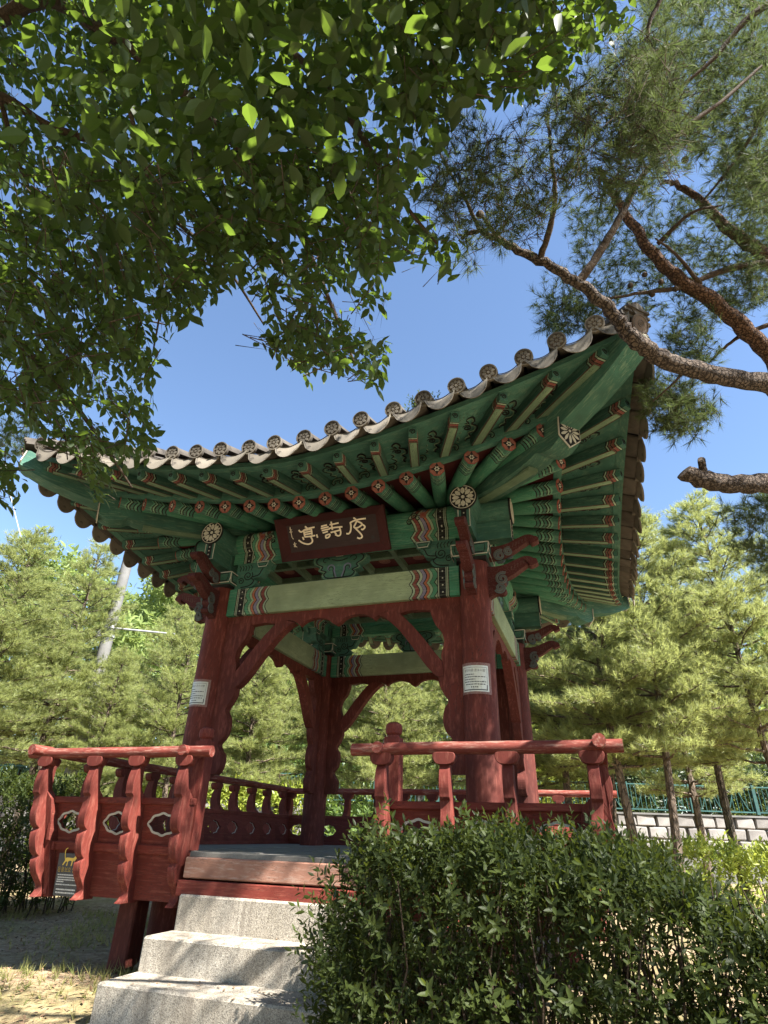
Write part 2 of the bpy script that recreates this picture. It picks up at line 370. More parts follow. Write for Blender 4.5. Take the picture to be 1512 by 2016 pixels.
# ------------------------------------------------------------------ ground
GZ = -0.88
def gz(x, y):
    t = min(max((-2.3 - y) / 3.2, 0), 1); t = t * t * (3 - 2 * t)
    return GZ - .5 * t + .025 * math.sin(x * 1.7 + y) + .02 * math.sin(y * 2.3 - x * .6)
def ground():
    xs = sorted(set([-1500, -400, -120, -60, -30] + [round(-16 + i * .4, 2) for i in range(81)] + [30, 60, 120, 400, 1500]))
    ys = sorted(set([-1500, -300, -80, -30] + [round(-12 + i * .4, 2) for i in range(91)] + [40, 80, 300, 1500]))
    v = [(x, y, gz(x, y)) for y in ys for x in xs]; n = len(xs)
    f = [(j*n + i, j*n + i + 1, (j + 1)*n + i + 1, (j + 1)*n + i) for j in range(len(ys) - 1) for i in range(n - 1)]
    t = NT('dry_earth_and_turf'); c = t.n('ShaderNodeNewGeometry').outputs['Position']
    n1 = t.noise(c, .9, 6, .6); n2 = t.noise(c, 14, 6, .7); n3 = t.noise(c, 70, 3)
    col = t.ramp(n2, [(.28, (.17, .115, .07)), (.5, (.30, .22, .14)), (.72, (.46, .37, .25))])
    col = t.mix(t.m('MULTIPLY', t.ramp(n1, [(.45, 0), (.62, 1)]), .55), col, t.ramp(n3, [(.3, (.07, .09, .025)), (.7, (.23, .22, .08))]))
    t.bump(t.m('ADD', n2, t.m('MULTIPLY', n3, .6)), .8, .03); mt = t.done(col, .95, .1)
    mb = MB(); mb.add(v, f); o = mb.obj('ground', mt, smooth=True); tag(o, 'dry earth with sparse grass around the pavilion', None, None, 'structure')
ground()
VH = Vector((-0.3366, 0.9416, 0)); E1 = Vector((.9416, .3366, 0))
def W(px, d, z=0.0):        # a point at horizon column px, d metres away
    p = Vector((CAM.x, CAM.y, 0)) + VH * d + E1 * ((px - 756) * d / 1307.0); p.z = z; return p

# ------------------------------------------------------------------ pavilion
PAV = thing('pavilion', (0, 0, GZ), 'open square pavilion with red columns, green painted eaves and curved tiled roof', 'pavilion')
A = 1.4
def rotz(k): return Matrix.Rotation(k * math.pi / 2, 4, 'Z')
SIDES = range(4)   # 0 front (-Y), 1 right (+X), 2 back, 3 left: side space has outward = -Y

# columns, capital blocks, lintels
mb = MB(); mb.lathe([(.158, GZ), (.156, 0), (.150, .9), (.146, 1.6), (.140, 2.46)], 28); col_me = mb.mesh('column', M['red'], True)
mb = MB(); mb.box((0, 0, 2.475), (.30, .30, .03), 1, taper=.92); mb.box((0, 0, 2.515), (.36, .36, .055), 0, taper=.84); mb.box((0, 0, 2.58), (.36, .36, .075), 0)
for k in SIDES:
    Mk = rotz(k)
    mb.ribbon([(-.165, 2.495), (-.178, 2.545), (-.178, 2.612), (.178, 2.612), (.178, 2.545), (.165, 2.495)], .010, -.1835, -.180, 2, Mk, closed=True)
    mb.ribbon([(-.135, 2.512), (-.145, 2.548), (-.145, 2.598), (.145, 2.598), (.145, 2.548), (.135, 2.512)], .007, -.1838, -.180, 1, Mk, closed=True)
cap_me = mb.mesh('capital_block', [M['green'], M['black'], M['white']])
mb = MB(); mb.lathe([(.34, GZ - .1), (.33, GZ + .06), (.25, GZ + .10), (.24, GZ + .12)], 20); base_me = mb.mesh('base_stone', M['granite'], True)
mb = MB(); mb.box((0, 0, 0), (2.54, .17, .30)); lintel_me = mb.mesh('lintel', M['lintel'], bevel=.006)
for sx, sy in ((-1, -1), (1, -1), (1, 1), (-1, 1)):
    c = link('column', col_me, Matrix.Translation((sx * A, sy * A, 0)), PAV)
    link('base_stone', base_me, Matrix.Translation((sx * A, sy * A, 0)), PAV)
    link('capital_block', cap_me, Matrix.Translation((sx * A, sy * A, 0)), PAV)
for k in SIDES: link('lintel', lintel_me, rotz(k) @ Matrix.Translation((0, -A, 2.29)), PAV)

# carved spandrel boards, side boards and braces in every bay
def lobes(pts, n=5): return sm2(pts, n)
side_edge = [(-1.13, .60), (-1.09, .66), (-1.085, .76), (-1.13, .82), (-1.15, .87), (-1.10, .93), (-1.075, 1.02), (-1.09, 1.12), (-1.125, 1.18), (-1.085, 1.25),
             (-1.045, 1.34), (-1.05, 1.44), (-1.075, 1.52), (-1.07, 1.60), (-1.10, 1.70), (-1.08, 1.80), (-1.02, 1.88), (-.98, 1.98), (-.97, 2.06)]
poly_side = [(-1.262, .60)] + lobes(side_edge, 4) + [(-1.262, 2.06)]
sc = []
xs_ = [-1.262, -.98, -.86, -.72, -.60, -.46, -.30, -.20, 0, .20, .30, .46, .60, .72, .86, .98, 1.262]
sc = sm2([(-1.262, 2.03), (-1.0, 2.03), (-.80, 2.045), (-.66, 2.02)], 4) + sm2([(-.66, 2.02), (-.60, 2.045), (-.52, 2.05), (-.44, 2.02), (-.40, 1.985)], 4)[1:] + sm2([(-.40, 1.985), (-.34, 2.03), (-.22, 2.055), (-.10, 2.03), (-.04, 1.985), (0, 1.965)], 4)[1:]
poly_top = [(-1.262, 2.14)] + sc + [(-a, b) for a, b in reversed(sc[:-1])] + [(1.262, 2.14)]
brace = [(-1.085, 1.40), (-1.03, 1.40), (-.93, 1.50), (-.80, 1.68), (-.66, 1.86), (-.52, 1.99), (-.46, 2.02), (-.62, 2.045), (-.74, 1.95), (-.88, 1.79), (-1.0, 1.63), (-1.075, 1.53)]
def mir(p): return [(-a, b) for a, b in reversed(p)]
mb = MB(); mb.prism(poly_top, -.035, .035); top_me = mb.mesh('spandrel_board', M['red'], bevel=0)
mb = MB(); mb.prism(poly_side, -.045, .045); sl_me = mb.mesh('side_board', M['red'])
mb = MB(); mb.prism(mir(poly_side), -.045, .045); sr_me = mb.mesh('side_board', M['red'])
mb = MB(); mb.prism(sm2(brace + brace[:1], 3)[:-1], -.055, .055); bl_me = mb.mesh('brace', M['red'])
mb = MB(); mb.prism(mir(sm2(brace + brace[:1], 3)[:-1]), -.055, .055); br_me = mb.mesh('brace', M['red'])
for k in SIDES:
    Mk = rotz(k) @ Matrix.Translation((0, -A, 0))
    for nm, me in (('spandrel_board', top_me), ('side_board', sl_me), ('side_board', sr_me), ('brace', bl_me), ('brace', br_me)): link(nm, me, Mk, PAV)

# bracket arms with scrolls (outward = +X local, thickness along Y)
def arm_outline(path, wd):
    p = smooth_path([(a, b, 0) for a, b in path], 5); n = len(p); L = []; Rr = []
    for i in range(n):
        d = (p[min(i + 1, n - 1)] - p[max(i - 1, 0)]).normalized(); q = Vector((-d.y, d.x, 0)); t = i / (n - 1)
        ww = wd[0] * (1 - t) + wd[1] * t + (.016 if .86 < t < .97 else 0)
        L.append(p[i] + q * ww); Rr.append(p[i] - q * ww)
    return [(a.x, a.y) for a in L] + [(a.x, a.y) for a in reversed(Rr)]
def arm_mesh(low):
    mb = MB()
    if not low:
        mb.prism(arm_outline([(.10, 2.555), (.24, 2.555), (.36, 2.585), (.46, 2.635), (.53, 2.665), (.58, 2.655), (.60, 2.615)], (.065, .022)), -.045, .045, 0)
        scr = [(.26, 2.515, .055, 1.0), (.345, 2.545, .04, 1.2)]
    else:
        mb.prism(arm_outline([(.10, 2.33), (.22, 2.33), (.33, 2.355), (.43, 2.405), (.50, 2.435), (.55, 2.425), (.57, 2.385)], (.085, .024)), -.045, .045, 0)
        mb.prism(sm2([(.10, 2.30), (.26, 2.29), (.30, 2.24), (.27, 2.19), (.30, 2.16), (.27, 2.125), (.20, 2.13), (.10, 2.10), (.10, 2.30)], 4)[:-1], -.04, .04, 0)
        scr = [(.27, 2.275, .062, 1.0), (.245, 2.185, .048, 3.5)]
    for y0 in (-1, 1):
        for cx, cz, r, a0 in scr:
            sp = spiral(cx, cz, r, .008, a0, 1.6, 26)
            mb.ribbon(sp, .024, y0 * .040, y0 * .052, 1)
            mb.ribbon(sp, .006, y0 * .052, y0 * .0535, 2)
        for i in range(6):   # pale scratches across the trunk
            x = .36 + i * .03; z = (2.585 + (x - .36) * .45) if not low else (2.365 + (x - .36) * .45)
            mb.ribbon([(x, z - .015), (x + .006, z + .025)], .004, y0 * .045, y0 * .0465, 2)
    return mb.mesh('bracket_arm', [M['darkred'], M['bluegrey'], M['tilegroove']])
arm_u = arm_mesh(False); arm_l = arm_mesh(True)
for sx, sy in ((-1, -1), (1, -1), (1, 1), (-1, 1)):
    for ang in ((0 if sx > 0 else 180), (90 if sy > 0 else -90)):
        Mk = Matrix.Translation((sx * A, sy * A, 0)) @ Matrix.Rotation(R(ang), 4, 'Z')
        link('bracket_arm', arm_u, Mk, PAV); link('bracket_arm', arm_l, Mk, PAV)

# purlins with lotus discs on the projecting ends, purlin boards, brackets between
def petal_ring(mb, M0, r0, r1, wd, n, t0, t1, m, ph=0, poly=None):
    for i in range(n):
        a = 2 * math.pi * i / n + ph
        p = [(r0, 0), (r0 + (r1 - r0) * .35, wd), (r0 + (r1 - r0) * .75, wd * .9), (r1, 0), (r0 + (r1 - r0) * .75, -wd * .9), (r0 + (r1 - r0) * .35, -wd)]
        q = [(x * math.cos(a) - y * math.sin(a), x * math.sin(a) + y * math.cos(a)) for x, y in p]
        mb.prism(q, t0, t1, m, M0)
PZ = 3.0
mb = MB(); mb.tube([(-1.26, 0, 0), (1.26, 0, 0)], .13, 20); pur_me = mb.mesh('purlin', M['purlin'], True)
mb = MB(); mb.tube([(1.262, 0, 0), (1.80, 0, 0)], .13, 20, 0); mb.tube([(1.79, 0, 0), (1.808, 0, 0)], .136, 24, 1)
Md = Matrix.Translation((1.81, 0, 0)) @ Matrix.Rotation(R(90), 4, 'Z')
ring = [(.122 * math.cos(i * math.pi / 16), .122 * math.sin(i * math.pi / 16)) for i in range(32)]
mb.ribbon(ring, .006, -.002, .002, 2, Md, closed=True)
petal_ring(mb, Md, .032, .105, .020, 8, -.003, .003, 2); petal_ring(mb, Md, .07, .115, .010, 8, -.002, .002, 2, math.pi / 8)
mb.prism([(.018 * math.cos(i * math.pi / 4), .018 * math.sin(i * math.pi / 4)) for i in range(8)], -.003, .003, 2, Md)
mb.box((1.56, 0, -.22), (.46, .115, .19), 0)
mb.box((1.792, 0, -.215), (.008, .05, .17), 1)
for q in (-.26, -.215, -.17):
    mb.box((1.798, 0, q), (.006, .012, .012), 2)
mb.ribbon([(-.055, -.125), (-.055, -.31), (.055, -.31), (.055, -.125)], .008, 1.789, 1.7935, 2, None, plane='YZ')
pend_me = mb.mesh('purlin_end', [M['green'], M['black'], M['white']], True)
mb = MB(); mb.box((0, 0, 0), (2.6, .10, .13)); strip_me = mb.mesh('purlin_board', M['purlin'])
for k in SIDES:
    Mk = rotz(k)
    link('purlin', pur_me, Mk @ Matrix.Translation((0, -A, PZ + (.0 if k % 2 else .004))), PAV)
    link('purlin_board', strip_me, Mk @ Matrix.Translation((0, -A, 2.815)), PAV)
    for s in (0, 1):
        link('purlin_end', pend_me, Mk @ Matrix.Translation((0, -A, PZ)) @ Matrix.Rotation(math.pi * s, 4, 'Z'), PAV)
# flower bracket in the middle of every bay, cloud brackets beside the columns
hw = [(-.055, 2.44), (-.16, 2.45), (-.20, 2.50), (-.17, 2.53), (-.24, 2.56), (-.22, 2.60), (-.29, 2.64), (-.31, 2.69), (-.27, 2.73), (-.16, 2.75)]
hwp = sm2(hw, 4); hwf = hwp + [(-a, b) for a, b in reversed(hwp)]
mb = MB(); mb.prism(hwf, -.05, .05, 0)
for y0 in (-1, 1):
    inner = [(a * .86, 2.60 + (b - 2.60) * .86) for a, b in hwf]
    mb.ribbon(inner, .012, y0 * .05, y0 * .053, 1, closed=True)
    mb.ribbon([(a * .95, 2.60 + (b - 2.60) * .95) for a, b in hwf], .006, y0 * .05, y0 * .0525, 4, closed=True)
    for sx in (-1, 1):
        mb.ribbon([(sx * .03, 2.47)] + [(sx * a, b) for a, b in spiral(.10, 2.575, .05, .02, -2.6, -.8, 12)], .013, y0 * .05, y0 * .0535, 3)
        mb.ribbon([(sx * .05, 2.47)] + [(sx * a, b) for a, b in spiral(.10, 2.565, .035, .012, -2.6, -.8, 12)], .007, y0 * .05, y0 * .054, 1)
        mb.ribbon([(sx * a, b) for a, b in spiral(.16, 2.665, .045, .015, 2.8, -.75, 10)], .008, y0 * .05, y0 * .0535, 1)
    mb.ribbon([(-.09, 2.675), (-.03, 2.655), (.03, 2.655), (.09, 2.675)], .008, y0 * .05, y0 * .0535, 1)
    mb.prism([(-.05, 2.69), (.05, 2.69), (.06, 2.75), (-.06, 2.75)], y0 * .05, y0 * .062, 0)
    mb.ribbon([(-.04, 2.70), (.04, 2.70), (.048, 2.742), (-.048, 2.742)], .007, y0 * .062, y0 * .0635, 2, closed=True)
hw_me = mb.mesh('flower_bracket', [M['green'], M['black'], M['white'], M['blue'], M['palegreen_y']])
cl = sm2([(1.24, 2.45), (1.10, 2.455), (1.02, 2.47), (.98, 2.52), (1.02, 2.56), (.93, 2.58), (.90, 2.63), (.88, 2.66)], 4)
mb = MB(); mb.prism(cl + [(.84, 2.75), (1.0, 2.75), (1.24, 2.75)], -.05, .05, 0)
for y0 in (-1, 1):
    mb.ribbon([(a + .03, b + .015) for a, b in cl[3:]], .011, y0 * .05, y0 * .053, 1)
    mb.ribbon(spiral(1.09, 2.60, .06, .012, 2.5, 1.6, 20), .009, y0 * .05, y0 * .053, 1)
    mb.ribbon(spiral(1.17, 2.54, .04, .01, .5, 1.4, 16), .008, y0 * .05, y0 * .053, 1)
    for q in range(5): mb.ribbon([(1.06 + q * .035, 2.66), (1.05 + q * .035, 2.70), (1.07 + q * .035, 2.725)], .007, y0 * .05, y0 * .053, 1)
    mb.prism([(.85, 2.672), (.97, 2.672), (1.0, 2.748), (.82, 2.748)], y0 * .05, y0 * .075, 0)
    mb.ribbon([(.862, 2.682), (.958, 2.682), (.982, 2.738), (.838, 2.738)], .008, y0 * .075, y0 * .077, 2, closed=True)
    mb.ribbon([(.876, 2.692), (.945, 2.692), (.962, 2.728), (.858, 2.728)], .006, y0 * .075, y0 * .0765, 1, closed=True)
cb_me = mb.mesh('cloud_bracket', [M['green'], M['black'], M['white']])
# painted peonies on the purlin ends
def flower_panel():
    mb = MB()
    for s in (-1, 1):
        cx = s * .93
        mb.prism([(cx + .035 * math.cos(i * .785) * (1 + .25 * (i % 2)), .02 + .035 * math.sin(i * .785) * (1 + .25 * (i % 2))) for i in range(8)], -.1335, -.128, 2)
        mb.prism([(cx + .018 * math.cos(i * .785), .02 + .018 * math.sin(i * .785)) for i in range(8)], -.1355, -.13, 3)
        for q in range(3):
            mb.ribbon(spiral(cx - s * (.055 + .045 * q), -.01 + .035 * math.sin(q * 2.2), .036, .008, .4 * q, 1.3, 14), .008, -.1325, -.12, 0)
            mb.ribbon(spiral(cx - s * (.055 + .045 * q), -.01 + .035 * math.sin(q * 2.2), .028, .006, .4 * q, 1.2, 12), .005, -.1328, -.12, 1)
    return mb.mesh('painted_flower', [M['black'], M['palegreen_y'], M['orange'], M['redfl']])
fl_me = flower_panel()
for k in SIDES:
    Mk = rotz(k) @ Matrix.Translation((0, -A, 0))
    link('flower_bracket', hw_me, Mk, PAV)
    link('cloud_bracket', cb_me, Mk, PAV); link('cloud_bracket', cb_me, Mk @ Matrix.Rotation(math.pi, 4, 'Z'), PAV)
    link('painted_flower', fl_me, rotz(k) @ Matrix.Translation((0, -A, PZ)), PAV)

# coffered ceiling
mb = MB(); mb.box((0, 0, 2.99), (2.62, 2.62, .02)); ceil = mb.obj('ceiling', M['maroon'], None, PAV)
mb = MB(); mb.box((0, 0, 0), (2.58, .06, .07)); bar_me = mb.mesh('ceiling_bar', M['palegreen_y'])
for i in range(7):
    c = -1.26 + i * .42
    link('ceiling_bar', bar_me, Matrix.Translation((0, c, 2.945)), ceil)
    link('ceiling_bar', bar_me, Matrix.Translation((c, 0, 2.942)) @ rotz(1), ceil)
mb = MB(); mb.prism([(.07 * math.cos(i * math.pi / 8), .07 * math.sin(i * math.pi / 8)) for i in range(16)], -.004, 0, 0, plane='XY')
ros = mb.mesh('ceiling_rosette', M['orange'])
for i in range(6):
    for j in range(6): link('ceiling_rosette', ros, Matrix.Translation((-1.05 + i * .42, -1.05 + j * .42, 2.979)), ceil)

# ---- eaves.  side space: x along, y = -outward
def curve(u, D, dD, Z, dZ, p):
    return Vector((u * (D + dD), -(D + dD * u * u), Z + dZ * abs(u) ** p))
def c_raf(u): return curve(u, 2.20, .20, 2.96, .27, 1.5)
def c_up(u): return curve(u, 2.80, .18, 2.945, .52, 1.5)
def c_tile(u): return curve(u, 2.95, .17, 3.125, .58, 1.6)
def raf(u):
    tip = c_raf(u); s = 1 if u > 0 else -1
    root = Vector((s * min(abs(tip.x), .98 + .02 * abs(tip.x)), -1.0, 3.32)); return root, tip
def upr(u):
    r, t = raf(u * .98); tip = c_up(u); base = r.lerp(t, .66) + Vector((0, 0, .118)); return base, tip
def look(tip, root, zup=Vector((0, 0, 1))):
    y = (tip - root).normalized(); x = y.cross(zup).normalized(); z = x.cross(y)
    return Matrix(((x.x, y.x, z.x, tip.x), (x.y, y.y, z.y, tip.y), (x.z, y.z, z.z, tip.z), (0, 0, 0, 1)))
US = [.058, .172, .286, .402, .525, .66, .80, .925]
US = [-u for u in reversed(US)] + US
mb = MB(); mb.tube([(0, -2.0, 0), (0, -.5, 0), (0, -.2, 0), (0, 0, 0)], [.072, .072, .071, .067], 14); raf_me = mb.mesh('rafter', M['rafter'], True)
mb = MB()
Mf = Matrix.Rotation(math.pi, 4, 'Z')
oct_ = [(.068 * math.cos(i * math.pi / 4 + .39), .068 * math.sin(i * math.pi / 4 + .39)) for i in range(8)]
mb.prism(oct_, 0, .006, 0, None)
star = []
for i in range(4):
    a = i * math.pi / 2
    star += [(.058 * math.cos(a), .058 * math.sin(a)), (.027 * math.cos(a + math.pi / 4), .027 * math.sin(a + math.pi / 4))]
mb.prism(star, .006, .009, 1)
petal_ring(mb, None, .007, .025, .0065, 6, .009, .0105, 2)
mb.ribbon(oct_, .006, .004, .0075, 3, closed=True)
end_me = mb.mesh('painted_end', [M['orange'], M['black'], M['white'], M['redfl']])
mb = MB()
# tapered square upper rafter, tip at origin
def sq(y, a, b, zo=0): return [(-a, y, -b + zo), (a, y, -b + zo), (a, y, b + zo), (-a, y, b + zo)]
secs = [sq(-1.2, .045, .05), sq(-.25, .045, .05), sq(0, .034, .040, .006)]
v = [p for s_ in secs for p in s_]
f = [(4*i + j, 4*i + (j + 1) % 4, 4*i + 4 + (j + 1) % 4, 4*i + 4 + j) for i in range(2) for j in range(4)] + [(3, 2, 1, 0), (8, 9, 10, 11)]
mb.add(v, f, 0)
mb.add([(-.030, -1.2, -.053), (.030, -1.2, -.053), (.030, -.10, -.0525), (-.030, -.10, -.0525), (-.030, -1.2, -.049), (.030, -1.2, -.049), (.030, -.10, -.047), (-.030, -.10, -.047)],
       [(0, 1, 2, 3), (7, 6, 5, 4), (0, 4, 5, 1), (1, 5, 6, 2), (2, 6, 7, 3), (3, 7, 4, 0)], 1)
mb.box((-.036, -.62, -.0515), (.005, 1.06, .004), 2); mb.box((.036, -.62, -.0515), (.005, 1.06, .004), 2)
mb.ribbon(spiral(0, .006, .026, .006, 0, 1.5, 16), .007, 0, .003, 3)
up_me = mb.mesh('upper_rafter', [M['upper_rafter'], M['palegreen_y'], M['darkred'], M['black']])
# cloud painted on the boards between upper rafters
mb = MB()
cl_o = sm2([(-.02, -.17), (.045, -.14), (.02, -.10), (.055, -.05), (.03, -.01), (.075, .04), (.05, .10), (.0, .11), (.03, .15), (-.005, .19), (-.03, .15), (-.02, .11), (-.065, .09), (-.07, .03), (-.03, 0), (-.055, -.05), (-.03, -.09), (-.05, -.14), (-.02, -.17)], 3)
mb.ribbon(cl_o, .009, -.004, .004, 0, plane='XY'); mb.ribbon([(a * .78, b * .88 + .004) for a, b in cl_o], .006, -.003, .004, 1, plane='XY')
mb.ribbon(spiral(.0, .055, .034, .006, 0, 1.5, 18), .008, -.004, .004, 0, plane='XY')
cloud_me = mb.mesh('painted_cloud', [M['black'], M['palegreen_y']])
mb = MB()
cc = sm2([(-.045, -.03), (-.07, .0), (-.05, .045), (0, .055), (.05, .045), (.07, 0), (.045, -.03), (.02, -.005), (.03, .015), (0, .022), (-.03, .015), (-.02, -.005), (-.045, -.03)], 3)
mb.ribbon(cc, .008, -.003, .003, 0); mb.ribbon([(a * .8, b * .8 + .004) for a, b in cc], .006, -.002, .002, 1)
curl_me = mb.mesh('painted_curl', [M['black'], M['palegreen_y']])
for k in SIDES:
    Rk = rotz(k)
    for u in US:
        r, t = raf(u); o = link('rafter', raf_me, Rk @ look(t, r), PAV); link('painted_end', end_me, Rk @ look(t, r), o)
        r, t = upr(u); link('upper_rafter', up_me, Rk @ look(t, r), PAV)
    ua = [(-.99)] + US + [.99]
    for a, b in zip(ua[:-1], ua[1:]):
        um = (a + b) / 2
        if abs(um) > .9: continue
        r, t = upr(um); p = r.lerp(t, .60) + Vector((0, 0, .047))
        Mc = look(t, r); Mc.translation = p; sc_ = Matrix.Diagonal((1.25, 1.3, 1, 1))
        link('painted_cloud', cloud_me, Rk @ Mc @ sc_, PAV)
        ra, ta = raf(um); p = c_raf(um) + Vector((0, -.045, .125)); tg = (c_raf(um + .02) - c_raf(um - .02)).normalized()
        Mq = Matrix.Translation(p) @ Matrix.Rotation(math.atan2(tg.y, tg.x), 4, 'Z') @ Matrix.Rotation(-math.asin(tg.z), 4, 'Y') @ Matrix.Scale(.85, 4)
        link('painted_curl', curl_me, Rk @ Mq, PAV)

def sweep(fn, sec, us, m=0, mb=None):
    """sweep a (out, z) rectangle section along a side curve"""
    mb = mb or MB(); n = len(sec); v = []
    for u in us:
        p = fn(u)
        for o, z in sec: v.append((p.x * (1 + o / max(-p.y, .1)), p.y - o, p.z + z))
    f = [(i*n + j, i*n + (j + 1) % n, (i + 1)*n + (j + 1) % n, (i + 1)*n + j) for i in range(len(us) - 1) for j in range(n)]
    f += [tuple(range(n)), tuple(range(len(us) * n - 1, len(us) * n - n - 1, -1))]
    return mb.add(v, f, m)
UU = [-.985 + 1.97 * i / 40 for i in range(41)]
def strip(f0, f1, us, th, m=0):
    mb = MB(); v = []
    for u in us:
        a, b = f0(u), f1(u); v += [a, b, b + Vector((0, 0, th)), a + Vector((0, 0, th))]
    n = 4
    f = [(i*n + j, i*n + (j + 1) % n, (i + 1)*n + (j + 1) % n, (i + 1)*n + j) for i in range(len(us) - 1) for j in range(n)]
    f += [(0, 1, 2, 3), tuple(range(len(us) * n - 1, len(us) * n - 5, -1))]
    return mb.add(v, f, m)
def lb0(u): r, t = raf(u); return r.lerp(t, .05) + Vector((0, 0, .074))
def lb1(u): r, t = raf(u); return r.lerp(t, 1.0) + Vector((0, 0, .070))
def ub0(u): r, t = upr(u); return r.lerp(t, .02) + Vector((0, 0, .052))
def ub1(u): r, t = upr(u); return t + Vector((0, 0, .052))
low_me = strip(lb0, lb1, UU, .02).mesh('lower_roof_board', M['maroon'])
upb_me = strip(ub0, ub1, UU, .02).mesh('upper_roof_board', M['green'])
es1 = sweep(c_raf, [(-.05, .058), (.03, .058), (.03, .098), (-.05, .098)], UU).mesh('eave_strip', M['green_x'])
es1b = sweep(c_raf, [(.0, .098), (.028, .098), (.024, .20), (.0, .20)], UU).mesh('eave_infill_board', M['green_x'])
es2 = sweep(c_up, [(-.05, .05), (.035, .05), (.035, .10), (-.05, .12)], UU).mesh('eave_strip', M['green_x'])
for k in SIDES:
    for nm, me in (('lower_roof_board', low_me), ('upper_roof_board', upb_me), ('eave_strip', es1), ('eave_infill_board', es1b), ('eave_strip', es2)): link(nm, me, rotz(k), PAV)

# corner rafters: heavy lower and upper beams with lotus shields
def shield(mb, w_, h_, M0, mb_black=2, mb_white=3):
    poly = [(-w_, h_ * .58), (w_, h_ * .58), (w_, -h_ * .45), (0, -h_), (-w_, -h_ * .45)]
    mb.prism([(a * 1.08, b * 1.08) for a, b in poly], -.006, .004, mb_white, M0)
    mb.prism(poly, -.010, -.005, mb_black, M0)
    for i in range(12):
        a = i * math.pi / 6; r1 = min(w_ * .95, 9) * (1.0 + .22 * abs(math.sin(a)))
        p = [(w_ * .22, 0), (r1 * .6, w_ * .12), (r1 * .85, w_ * .10), (r1, 0), (r1 * .85, -w_ * .10), (r1 * .6, -w_ * .12)]
        mb.prism([(x * math.cos(a) - y * math.sin(a), x * math.sin(a) + y * math.cos(a) - h_ * .06) for x, y in p], -.013, -.008, mb_white, M0)
    mb.prism([(w_ * .13 * math.cos(i * .785), w_ * .13 * math.sin(i * .785) - h_ * .06) for i in range(8)], -.013, -.008, mb_white, M0)
# local: x = across, y = along the diagonal outward, z up
mb = MB()
pr = sm2([(-2.2, .10), (-1.4, .085), (-.6, .06), (0, .10)], 5)
prb = sm2([(0, -.10), (-.10, -.145), (-.22, -.135), (-.30, -.10), (-.42, -.13), (-.9, -.16), (-1.6, -.12), (-2.2, -.10)], 5)
mb.prism(pr + prb, -.105, .105, 0, None, 'YZ')
mb.prism([(-2.1, -.15), (-.45, -.165), (-.45, -.135), (-2.1, -.118)], -.05, .05, 1, None, 'YZ')
shield(mb, .105, .155, Matrix.Translation((0, .010, .0)) @ Matrix.Rotation(math.pi, 4, 'Z'))
cr_me = mb.mesh('corner_rafter', [M['green_y'], M['palegreen_y'], M['black'], M['white']])
mb = MB()
pr = sm2([(-1.5, -.02), (-.8, .01), (-.3, .05), (0, .10)], 5); prb = sm2([(0, -.09), (-.3, -.155), (-.7, -.18), (-1.1, -.17), (-1.5, -.16)], 5)
mb.prism(pr + prb, -.10, .10, 0, None, 'YZ')
shield(mb, .095, .115, Matrix.Translation((0, .010, .01)) @ Matrix.Rotation(math.pi, 4, 'Z'))
ucr_me = mb.mesh('upper_corner_rafter', [M['green_y'], M['palegreen_y'], M['black'], M['white']])
for k in SIDES:
    Rk = rotz(k)
    t = Vector((2.42, -2.42, 3.12)); r = Vector((1.0, -1.0, 3.30)); link('corner_rafter', cr_me, Rk @ look(t, r), PAV)
    t = Vector((3.0, -3.0, 3.47)); r = Vector((2.2, -2.2, 3.27)); link('upper_corner_rafter', ucr_me, Rk @ look(t, r), PAV)

# ---- roof of clay tiles
ZT = 4.55
def zroof(a, o):
    """height of the tile bed at (along a, outward o)"""
    s = abs(a) / max(o, 1e-6); u = min(s, 1.0)
    for _ in range(4): u = min(s * (2.95 + .17 * u * u) / 3.12, 1.0)
    e = c_tile(u); v = max(0, 1 + (.0) - o / (-e.y)); ez = e.z - .07
    return ez + (ZT - ez) * (.66 * v + .34 * v * v)
deck = MB()
us = [-1 + 2 * i / 24 for i in range(25)]; vs_ = [.075, .11, .18, .3, .5, .7, .85, .97]
v = []
for vv in vs_:
    for u in us:
        e = c_tile(u); a = e.x * (1 - vv); o = -e.y * (1 - vv); v.append((a, -o, zroof(a, o) - .03))
n = len(us); f = [(j*n + i, j*n + i + 1, (j + 1)*n + i + 1, (j + 1)*n + i) for j in range(len(vs_) - 1) for i in range(n - 1)]
for k in SIDES: deck.add(v, f, 0, rotz(k))
ROOF = deck.obj('roof', M['tilegroove'], None, PAV)
# end tiles: round tile with flower disc; drip tile with a crescent face
mb = MB()
th = [math.pi * i / 10 for i in range(11)]
def half_tube(y0, y1, r0, r1, t=.014):
    v = []; k = len(th)
    for y, r in ((y0, r0), (y1, r1)):
        v += [(r * math.cos(a), y, r * math.sin(a)) for a in th] + [((r - t) * math.cos(a), y, (r - t) * math.sin(a)) for a in reversed(th)]
    n = 2 * k
    return v, [(j, (j + 1) % n, n + (j + 1) % n, n + j) for j in range(n)] + [tuple(range(n)), tuple(range(2*n - 1, n - 1, -1))]
v, f = half_tube(.01, -.36, .068, .064); mb.add(v, f, 0)
dm = Matrix.Translation((0, .0, .002)) @ Matrix.Rotation(math.pi, 4, 'Z') @ Matrix.Rotation(R(-14), 4, 'X') @ Matrix.Scale(.88, 4)
circ = [(.082 * math.cos(2*math.pi*i/20), .082 * math.sin(2*math.pi*i/20)) for i in range(20)]
mb.prism(circ, -.012, .016, 0, dm)
mb.ribbon([(a * .93, b * .93) for a, b in circ], .012, -.020, -.012, 1, dm, closed=True)
mb.prism([(a * .86, b * .86) for a, b in circ], -.014, -.011, 2, dm)
petal_ring(mb, dm, .020, .062, .014, 8, -.021, -.012, 1)
